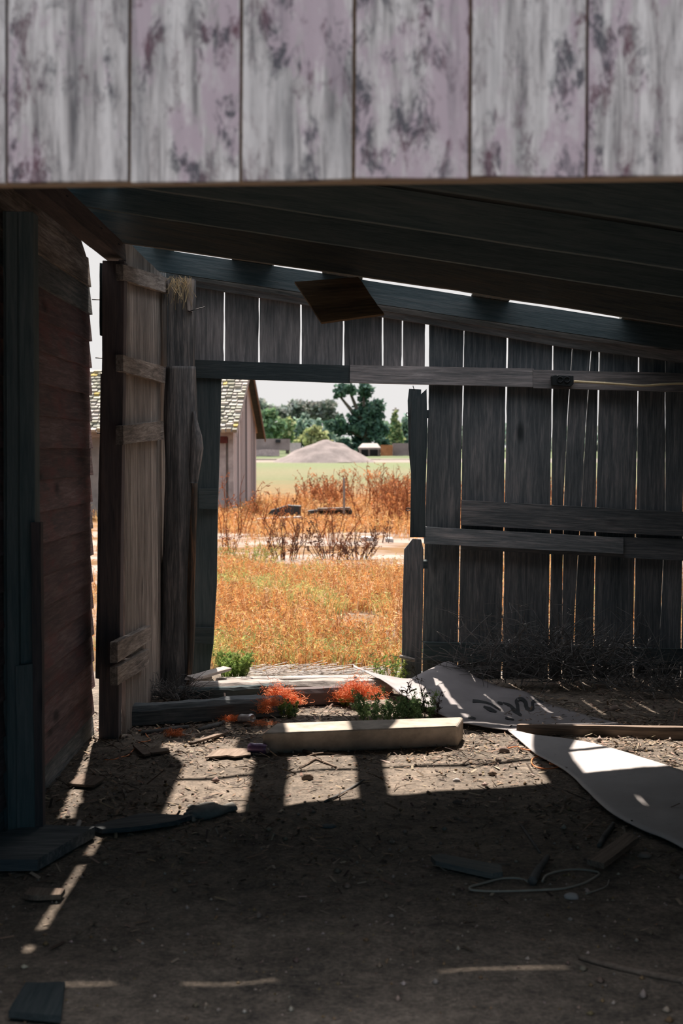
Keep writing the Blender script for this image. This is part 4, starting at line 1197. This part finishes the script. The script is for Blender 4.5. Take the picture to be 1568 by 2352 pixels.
# ------------------------------------------------------------------ chips, straw and pebbles over the dirt floor
n = 22000
X = RNG.uniform(-1.5, 2.6, n); Y = 4.2 + 5.6 * RNG.beta(2.3, 1.5, n)
den = np.array([fbm(x, y, 1.1, 3) for x, y in zip(X, Y)])
k = RNG.random(n) < np.clip(.55 + den, .12, 1); X, Y = X[k], Y[k]; n = len(X)
Z = np.array([gz(x, y) for x, y in zip(X, Y)]) + .004
th = RNG.uniform(0, 2 * np.pi, n); L = RNG.gamma(2.0, .0045, n) + .003; W_ = L * RNG.uniform(.08, .45, n); W_ = np.minimum(W_, .006)
tilt = RNG.normal(0, .25, n)
a = np.stack([np.cos(th) * L, np.sin(th) * L, tilt * L], 1); b = np.stack([-np.sin(th) * W_, np.cos(th) * W_, RNG.normal(0, .2, n) * W_], 1)
c = np.stack([X, Y, Z + np.abs(tilt) * L], 1); up = np.array([0, 0, .002])
V = np.stack([c - a - b, c + a - b, c + a + b, c - a + b, c + up], 1).reshape(-1, 3)
i = np.arange(n)[:, None] * 5
F = np.concatenate([i + np.array([[0, 1, 4]]), i + np.array([[1, 2, 4]]), i + np.array([[2, 3, 4]]), i + np.array([[3, 0, 4]])], 0)
cols = pick([(.30, .22, .165), (.24, .17, .125), (.36, .28, .21), (.10, .075, .06), (.07, .055, .05), (.42, .34, .28), (.16, .12, .09)], n)
tag(mesh('floor_litter', V, F, M_CHIP, origin=(0, 7, 0), col=np.repeat(cols, 5, axis=0)), 'fine wood chips and straw scattered over the dirt floor', 'litter', kind='stuff')
# larger straws
parts = []
for k in range(420):
    x = random.uniform(-1.35, 2.0); y = 5.2 + 4.0 * random.betavariate(2.2, 1.4); t = random.uniform(0, math.pi); L = random.uniform(.03, .14)
    p = Vector((x, y, gz(x, y) + .006)); d = Vector((math.cos(t) * L, math.sin(t) * L, random.uniform(0, .02))); m_ = Vector((random.gauss(0, .006), random.gauss(0, .006), .006))
    parts.append(tube_vf([p, p + d * .5 + m_, p + d], random.uniform(.0012, .0032), 3, False))
v, f = join(parts)
tag(mesh('floor_straw', v, f, M_SCRAP), 'loose straws and thin splinters strewn on the dirt floor', 'straw', kind='stuff')
# pebbles
n = 2600
X = RNG.uniform(-1.3, 2.2, n); Y = 3.9 + 4.2 * RNG.random(n)
Z = np.array([gz(x, y) for x, y in zip(X, Y)])
R_ = RNG.gamma(2, .0022, n) + .0015
octv = np.array([[1, 0, 0], [-1, 0, 0], [0, 1, 0], [0, -1, 0], [0, 0, 1], [0, 0, -.5]])
V = (np.stack([X, Y, Z + R_ * .3], 1)[:, None, :] + octv[None] * R_[:, None, None] * RNG.uniform(.6, 1.2, (n, 6, 1))).reshape(-1, 3)
of = np.array([[0, 2, 4], [2, 1, 4], [1, 3, 4], [3, 0, 4], [2, 0, 5], [1, 2, 5], [3, 1, 5], [0, 3, 5]])
F = (np.arange(n)[:, None, None] * 6 + of[None]).reshape(-1, 3)
cols = pick([(.34, .27, .23), (.22, .17, .14), (.45, .38, .34), (.28, .20, .12)], n)
tag(mesh('floor_pebbles', V, F, M_CHIP, origin=(0, 5, 0), col=np.repeat(cols, 6, axis=0)), 'tiny pebbles sprinkled over the near dirt floor', 'pebbles', kind='stuff')

# ------------------------------------------------------------------ the shingled outbuilding
ob = thing('outbuilding', 'weathered plank outbuilding with a mossy shingle roof beyond the doorway', 'outbuilding', (-2.6, 34, 0))
A = Vector((-2.60, 34.0, 0)); B = Vector((-2.33, 39.0, 0)); gd = (B - A).normalized(); rd = Vector((gd.y * -1, gd.x, 0))   # rd runs left along the front
EH, RH = 2.22, 3.66
Rg = A.lerp(B, .5)
def gab(t):                           # height of the gable at t along it
    return EH + (RH - EH) * (1 - abs(t - .5) * 2)
v, f, cc = [], [], []
nb = 26
for k in range(nb):
    t0, t1 = k / nb + .003, (k + 1) / nb - .009
    dpt = random.choice([0, .012, .02])
    q0 = A.lerp(B, t0) - rd * dpt; q1 = A.lerp(B, t1) - rd * dpt
    q0b = q0 + rd * .05; q1b = q1 + rd * .05
    bz = random.uniform(0, .06)
    b = len(v)
    v += [q0 + Vector((0, 0, bz)), q1 + Vector((0, 0, bz)), q1 + Vector((0, 0, gab(t1))), q0 + Vector((0, 0, gab(t0))), q0b + Vector((0, 0, bz)), q1b + Vector((0, 0, bz)), q1b + Vector((0, 0, gab(t1))), q0b + Vector((0, 0, gab(t0)))]
    f += [(b, b + 1, b + 2, b + 3), (b + 4, b, b + 3, b + 7), (b + 1, b + 5, b + 6, b + 2)]
    g = np.array(random.choice([(.60, .53, .54), (.46, .41, .42), (.30, .275, .29), (.16, .15, .165), (.54, .48, .49)])) * random.uniform(.8, 1.15)
    cc += [g] * 8
mesh('gable_wall', v, f, M_GABLE, ob, origin=A, col=np.array(cc))
def obox(name, p, du, u0, u1, z0, z1, dn, d0, d1, mat):
    q = [p + du * u + dn * d + Vector((0, 0, z)) for z in (z0, z1) for (u, d) in ((u0, d0), (u1, d0), (u1, d1), (u0, d1))]
    return mesh(name, q, [(3, 2, 1, 0), (4, 5, 6, 7)] + [(i, (i + 1) % 4, (i + 1) % 4 + 4, i + 4) for i in range(4)], mat, ob)
obox('front_wall', A, rd, .02, 6.0, 0, EH, gd, .06, .12, M_POLE)
obox('eave_board', A, rd, .0, 6.0, EH - .28, EH - .02, gd, -.02, .06, M_PALEW)
obox('lintel_trim', A, rd, .12, .75, EH - .42, EH - .26, gd, -.03, .06, M_REDTRIM)
obox('corner_board', A, rd, -.02, .10, 0, EH - .02, gd, -.03, .06, M_PALEW)
obox('pale_plank', A, rd, .16, .38, .25, EH - .42, gd, .0, .06, M_PALEW)
obox('pale_plank', A, rd, .50, .62, .9, EH - .42, gd, .0, .06, M_PALEW)
obox('side_plank', A, rd, .42, .85, 0, EH - .42, gd, .03, .06, M_GRAVEL)
# shingles
slope = Vector((0, 0, RH - EH)) + (Rg - A); sl = slope.length; sd = slope.normalized(); nrm = sd.cross(rd) * 1
if nrm.z < 0: nrm = -nrm
v, f, cc = [], [], []
rows = 18; st_ = (sl + .35) / rows
for r_ in range(rows):
    u = -.14; s0 = -.32 + r_ * st_
    while u < 6.2:
        wv = random.uniform(.10, .22)
        j = random.uniform(-.03, .03); th_ = random.uniform(.035, .085)
        p = A + Vector((0, 0, EH)) + rd * u + sd * (s0 + j)
        q = [p, p + rd * (wv - .025), p + rd * (wv - .025) + sd * (st_ * 1.25), p + sd * (st_ * 1.25)]
        b = len(v)
        v += [x + nrm * (th_ + .02) for x in q[:2]] + [x + nrm * .01 for x in q[2:]] + [x for x in q[:2]]
        f += [(b, b + 1, b + 2, b + 3), (b + 4, b + 5, b + 1, b)]
        g = np.array(random.choice([(.40, .385, .34), (.36, .35, .31), (.46, .43, .40), (.28, .28, .235), (.40, .39, .32), (.52, .40, .14) if random.random() < .2 else (.36, .33, .30)])) * random.uniform(.8, 1.15)
        cc += [g] * 6
        u += wv
mesh('shingle_roof', v, f, M_SHINGLE, ob, origin=A, col=np.array(cc))
def plate(name, pts, n_, t, mat):
    k = len(pts); q = [Vector(p) for p in pts] + [Vector(p) + n_ * t for p in pts]
    return mesh(name, q, [tuple(range(k)), tuple(range(2 * k - 1, k - 1, -1))] + [(i, (i + 1) % k, (i + 1) % k + k, i + k) for i in range(k)], mat, ob)
e0 = A + Vector((0, 0, EH)) - sd * .30; r0 = Rg + Vector((0, 0, RH)) + sd * .02
sdb = (B + Vector((0, 0, EH)) - (Rg + Vector((0, 0, RH)))); sdb.normalize(); e1 = B + Vector((0, 0, EH)) + sdb * .45
plate('roof_deck', [e0 - rd * .12, r0 - rd * .12, r0 + rd * 6, e0 + rd * 6], -nrm, .03, M_POLE)
nb_ = sdb.cross(rd); nb_ = nb_ if nb_.z > 0 else -nb_
plate('back_roof', [r0 - rd * .20, e1 - rd * .20, e1 + rd * 6, r0 + rd * 6], -nb_, .06, M_DARK)
plate('rake_board', [e0 - rd * .14, r0 - rd * .14, r0 - rd * .14 - Vector((0, 0, .13)), e0 - rd * .14 - Vector((0, 0, .13))], rd, .03, M_PALEW)
plate('rake_board', [r0 - rd * .22, e1 - rd * .22, e1 - rd * .22 - Vector((0, 0, .13)), r0 - rd * .22 - Vector((0, 0, .13))], rd, .03, M_BARK)
plate('gable_trim', [A + Vector((0, 0, EH + .02)) - rd * .03, Rg + Vector((0, 0, RH + .02)) - rd * .03, Rg + Vector((0, 0, RH - .12)) - rd * .03, A + Vector((0, 0, EH - .12)) - rd * .03], rd, .03, M_PALEW)
plate('gable_trim', [B + Vector((0, 0, EH + .02)) - rd * .03, Rg + Vector((0, 0, RH + .02)) - rd * .03, Rg + Vector((0, 0, RH - .12)) - rd * .03, B + Vector((0, 0, EH - .12)) - rd * .03], rd, .03, M_PALEW)

# ------------------------------------------------------------------ scrap in the weeds, fence post, litter
def wbox(name, px0, px1, pt_, pb, Y, depth, mat, label, cat, parent=None):
    a, b, c, d = P(px0, pt_, Y), P(px1, pt_, Y), P(px1, pb, Y), P(px0, pb, Y)
    o = slab(name, [a, b, c, d], (1, 0, 0), depth, mat, parent, .004 * Y / 20, .15)
    return tag(o, label, cat) if label else o
sp_ = thing('scrap_sheet', 'dark wedge shaped metal panel lying in the weeds beside the outbuilding', 'scrap metal', P(650, 1196, 34))
slab('panel', [P(606, 1196, 34), P(622, 1172, 34), P(660, 1161, 34), (P(690, 1163, 34)), P(690, 1188, 34), P(660, 1198, 34)], (1, 0, 0), .5, M_SCRAPM, sp_, .01, .1)
tag(slab('plank', [P(583, 1192, 33), P(656, 1189, 33), P(690, 1186, 33.4), P(690, 1191, 33.4), P(656, 1198, 33), P(583, 1198, 33)], (1, 0, 0), .25, M_WHITE), 'white board lying in the weeds in front of the dark metal panel', 'board')
sx_ = thing('scrap_box', 'dark metal box with a pale top edge half hidden in the weeds', 'scrap metal', P(775, 1200, 34.5))
slab('body', [P(706, 1174, 34.5), P(735, 1171, 34.5), P(805, 1169, 34.5), P(809, 1176, 34.5), P(808, 1194, 34.5), P(790, 1198, 34.5), P(760, 1190, 34.5), P(706, 1186, 34.5)], (1, 0, 0), .5, M_SCRAPM, sx_, .008, .1)
slab('top_edge', [P(728, 1168, 34.4), P(804, 1166, 34.4), P(804, 1171, 34.4), P(728, 1173, 34.4)], (1, 0, 0), .5, M_BARK, sx_, .004, .1)
wbox('fence_post', 787, 792, 1098, 1180, 33, .1, M_POLE, 'thin grey post standing up out of the russet weeds', 'post')
for k, (x, y, w_, lb) in enumerate(((845, 1241, 34, 'flat white litter strip on the bare soil, left piece'), (893, 1243, 20, 'flat white litter strip on the bare soil, right piece'))):
    g = [G(x - w_ / 2, y + 2), G(x + w_ / 2, y + 4), G(x + w_ / 2, y - 2), G(x - w_ / 2, y - 3)]
    tag(slab('litter_strip', [q + Vector((0, 0, zt(q.x, q.y) + .06)) for q in g], (1, 0, 0), .06, M_WHITE, None, .02, .1, away=(0, 0, -1)), lb, 'litter')

# ------------------------------------------------------------------ far yard: gravel, walls, shed, bales
def mound(px, pb, hw, hh, Y, label):
    c = P(px, pb, Y); c.z = zt(c.x, c.y)
    R = hw / F_PX * Y; H_ = hh / F_PX * Y
    v, f = [], []; S, K = 48, 14
    for i in range(K + 1):
        t = i / K
        for s in range(S):
            th = 2 * math.pi * s / S
            k = 1 + .10 * noise.noise(Vector((math.cos(th) * 2, math.sin(th) * 2, t * 2)))
            z = H_ * (1 - t ** 1.25)
            v.append((c.x + .25 * (1 - t) + R * t * k * math.cos(th), c.y + R * .8 * t * k * math.sin(th), c.z - .05 + z + .12 * noise.noise(Vector((math.cos(th) * t * 5, math.sin(th) * t * 5, 9)))))
    for i in range(K):
        for s in range(S):
            s2 = (s + 1) % S
            f.append((i * S + s, i * S + s2, (i + 1) * S + s2, (i + 1) * S + s))
    return tag(mesh('gravel_mound', v, f, M_GRAVEL, smooth=True), label, 'gravel heap')
mound(745, 1060, 122, 53, 108, 'broad grey gravel heap at the far side of the field')
lw = thing('block_wall', 'low grey block ruin with a dark window left of the gravel heap', 'wall', P(630, 1040, 118))
def lbox(name, x0, x1, yt, yb, Y, d, mat, par):
    return slab(name, [P(x0, yt, Y), P(x1, yt, Y), P(x1, yb, Y), P(x0, yb, Y)], (1, 0, 0), d, mat, par, .04, .5)
lbox('upper_wall', 560, 664, 1008, 1034, 118, 2.0, M_WALLB, lw); lbox('lower_wall', 560, 640, 1033, 1047, 116, 1.0, M_PALEW, lw)
lbox('window', 633, 644, 1010, 1017, 117.9, .3, M_BLACK, lw)
wbox('white_tank', 666, 690, 1017, 1040, 122, 1.5, M_WHITE, 'small white box between the ruin and the gravel heap', 'box')
sh = thing('open_shed', 'small dark open fronted shed right of the gravel heap', 'shed', P(848, 1045, 118))
lbox('back_wall', 826, 872, 1027, 1048, 119.5, .1, M_BLACK, sh)
slab('roof', [P(822, 1028, 117), P(874, 1028, 117), P(866, 1019, 119), P(850, 1016, 119), P(832, 1019, 119)], (1, 0, 0), .15, M_SHEDR, sh)
lbox('side_post', 825, 829, 1027, 1048, 117.5, 2.0, M_POLE, sh); lbox('side_post', 869, 873, 1027, 1048, 117.5, 2.0, M_POLE, sh); lbox('middle_post', 846, 849, 1027, 1048, 117.5, .15, M_POLE, sh)
wbox('hay_bale', 874, 901, 1022, 1047, 117, 1.2, M_HAY, 'orange hay bale stack between the open shed and the grey wall', 'hay bale')
wbox('yard_wall', 902, 960, 1018, 1047, 118, 1.2, M_WALLB, 'pale grey low wall at the far right of the doorway view', 'wall')
up_ = thing('utility_pole', 'thin utility pole with a crossarm above the right hand trees', 'utility pole', P(909, 1045, 150))
tube('pole', [P(909, 1045, 150), P(908, 936, 150)], .13, M_POLE, up_, 6)
tube('crossarm', [P(901, 942, 150), P(916, 941, 150)], .09, M_POLE, up_, 5)

# ------------------------------------------------------------------ trees
def tree(px, pb, Y, blobs, pal, label, n=3500, leaf=.30, trunk_w=0, name='tree', cat='tree'):
    base = P(px, pb, Y); base.z = zt(base.x, Y)
    root = thing(name, label, cat, base)
    vol = np.array([b[2] * b[3] for b in blobs], dtype=float); vol /= vol.sum()
    Vs, Cs = [], []
    for (bx_, by_, rx, ry), q in zip(blobs, vol):
        m = int(n * q)
        c = np.array(tuple(P(bx_, by_, Y))); s = Y / F_PX
        nc = max(6, m // 70)
        d = RNG.normal(0, 1, (nc, 3)); d /= np.linalg.norm(d, axis=1)[:, None]
        cen = c + d * np.array([rx * s, rx * s * .9, ry * s]) * (RNG.random((nc, 1)) ** .45)
        k = RNG.integers(0, nc, m)
        p = cen[k] + RNG.normal(0, 1, (m, 3)) * np.array([rx, rx, ry]) * s * .16
        a = RNG.normal(0, 1, (m, 3)); a /= np.linalg.norm(a, axis=1)[:, None]
        b = RNG.normal(0, 1, (m, 3)); b -= a * (a * b).sum(1)[:, None]; b /= np.linalg.norm(b, axis=1)[:, None]
        z = leaf * RNG.uniform(.6, 1.3, (m, 1))
        Vs.append(np.stack([p - a * z, p + b * z * .6, p + a * z, p - b * z * .6], 1).reshape(-1, 3))
        tone = RNG.uniform(.75, 1.2, (nc, 1))[k]
        Cs.append(np.repeat(np.clip(pick(pal, m) * tone, 0, 1), 4, axis=0))
    V = np.concatenate(Vs); C_ = np.concatenate(Cs)
    V[:, 2] = np.maximum(V[:, 2], base.z)
    mesh('foliage', V, np.arange(len(V)).reshape(-1, 4), M_LEAF, root, origin=base, col=C_)
    if trunk_w:
        top = P(blobs[0][0], blobs[0][1], Y)
        mid = base.lerp(top, .5) + Vector((trunk_w * .8, 0, 0))
        pts = smooth_path([base, mid, top], 4)
        parts = [tube_vf(pts, list(np.interp(np.linspace(0, 1, len(pts)), [0, 1], [trunk_w, trunk_w * .4])), 8)]
        for (bx_, by_, rx, ry) in blobs[1:]:
            q = P(bx_, by_, Y); s0 = base.lerp(top, min(.75, max(.25, (q.z - base.z) / max(.1, top.z - base.z) * .7)))
            parts.append(tube_vf([s0, s0.lerp(q, .5) + Vector((0, 0, .2)), q], [trunk_w * .45, trunk_w * .35, trunk_w * .15], 6))
        v, f = join(parts)
        mesh('trunk', v, f, M_BARK, root, smooth=True)
    else:
        v, f = tube_vf([base, P(blobs[0][0], blobs[0][1], Y)], [.22, .1], 6)
        mesh('trunk', v, f, M_BARK, root)
    return root
DG = [(.085, .165, .125), (.07, .135, .11), (.12, .21, .145)]  # far greens paled and greyed: distance haze is put into the colours
MG = [(.22, .35, .18), (.27, .39, .21), (.17, .29, .17)]
SG = [(.33, .37, .33), (.38, .41, .37), (.27, .32, .28)]
BG_ = [(.27, .37, .31), (.32, .42, .33), (.21, .31, .26)]
LM = [(.46, .51, .25), (.40, .47, .23), (.52, .55, .29)]
tree(828, 1046, 140, [(838, 968, 34, 30), (800, 893, 32, 14), (835, 898, 26, 18), (776, 905, 16, 12), (848, 932, 30, 22), (862, 985, 24, 24), (845, 1010, 32, 26), (782, 976, 30, 22), (815, 985, 24, 20), (765, 985, 14, 14), (860, 955, 26, 30), (875, 1000, 20, 30), (820, 1030, 26, 14), (790, 1028, 22, 16)], DG, 'tall dark spreading tree standing above the others by the shed', 9000, .26, .55)
tree(617, 1045, 135, [(617, 972, 30, 30), (612, 1000, 28, 26)], MG, 'rounded mid green tree beside the outbuilding roof', 3200, .26)
tree(718, 1048, 125, [(718, 1002, 26, 20), (702, 1015, 20, 16), (738, 1008, 18, 18), (722, 990, 16, 12)], LM, 'pale yellow green bush just above the gravel heap', 2600, .2, name='bush', cat='bush')
tree(610, 1045, 175, [(605, 945, 40, 22), (640, 948, 28, 20)], SG, 'grey green tree behind the rounded mid green one', 3000, .34)
tree(690, 1045, 178, [(688, 945, 30, 22), (672, 962, 24, 24)], SG, 'grey green tree in the middle of the tree line, left one', 2800, .34)
tree(740, 1045, 176, [(735, 942, 34, 20), (755, 960, 28, 24)], [(.25, .27, .24), (.21, .25, .20), (.29, .29, .26)], 'dull grey green tree in the tree line left of the tall dark tree', 3000, .34)
tree(660, 1045, 150, [(662, 990, 20, 28), (648, 1002, 16, 22)], LM + MG, 'thin yellowish tree between the round green tree and the pale bush', 2200, .26)
tree(690, 1045, 158, [(690, 985, 30, 30), (745, 990, 26, 30), (700, 1012, 60, 20), (780, 1025, 40, 20), (870, 1028, 40, 16)], BG_, 'bluish green trees filling the line behind the pale bush', 4200, .28)
tree(905, 1046, 145, [(908, 985, 14, 38), (903, 1015, 18, 26)], LM + MG, 'slender yellow green tree at the right side of the doorway view', 2400, .26)
tree(935, 1046, 160, [(935, 995, 24, 34), (955, 1000, 26, 30)], BG_, 'bluish green tree at the far right edge of the doorway view', 2600, .3)
tree(885, 1046, 165, [(884, 1000, 20, 30)], BG_ + MG, 'mid green tree behind the tall dark one on its right', 1800, .3)
tree(560, 1046, 178, [(540, 960, 60, 40)], BG_, 'tree hidden mostly behind the outbuilding', 1800, .4)
for k, (x, w_, t_) in enumerate(((1050, 70, 985), (1180, 80, 975), (1310, 70, 985), (1440, 80, 980), (1540, 70, 990))):
    tree(x, 1046, 170, [(x, (t_ + 1040) / 2, w_, (1045 - t_) / 2)], BG_ + SG, ('tree glimpsed through the plank gaps, %s from the doorway' % ('first', 'second', 'third', 'fourth', 'fifth')[k]), 1500, .4)
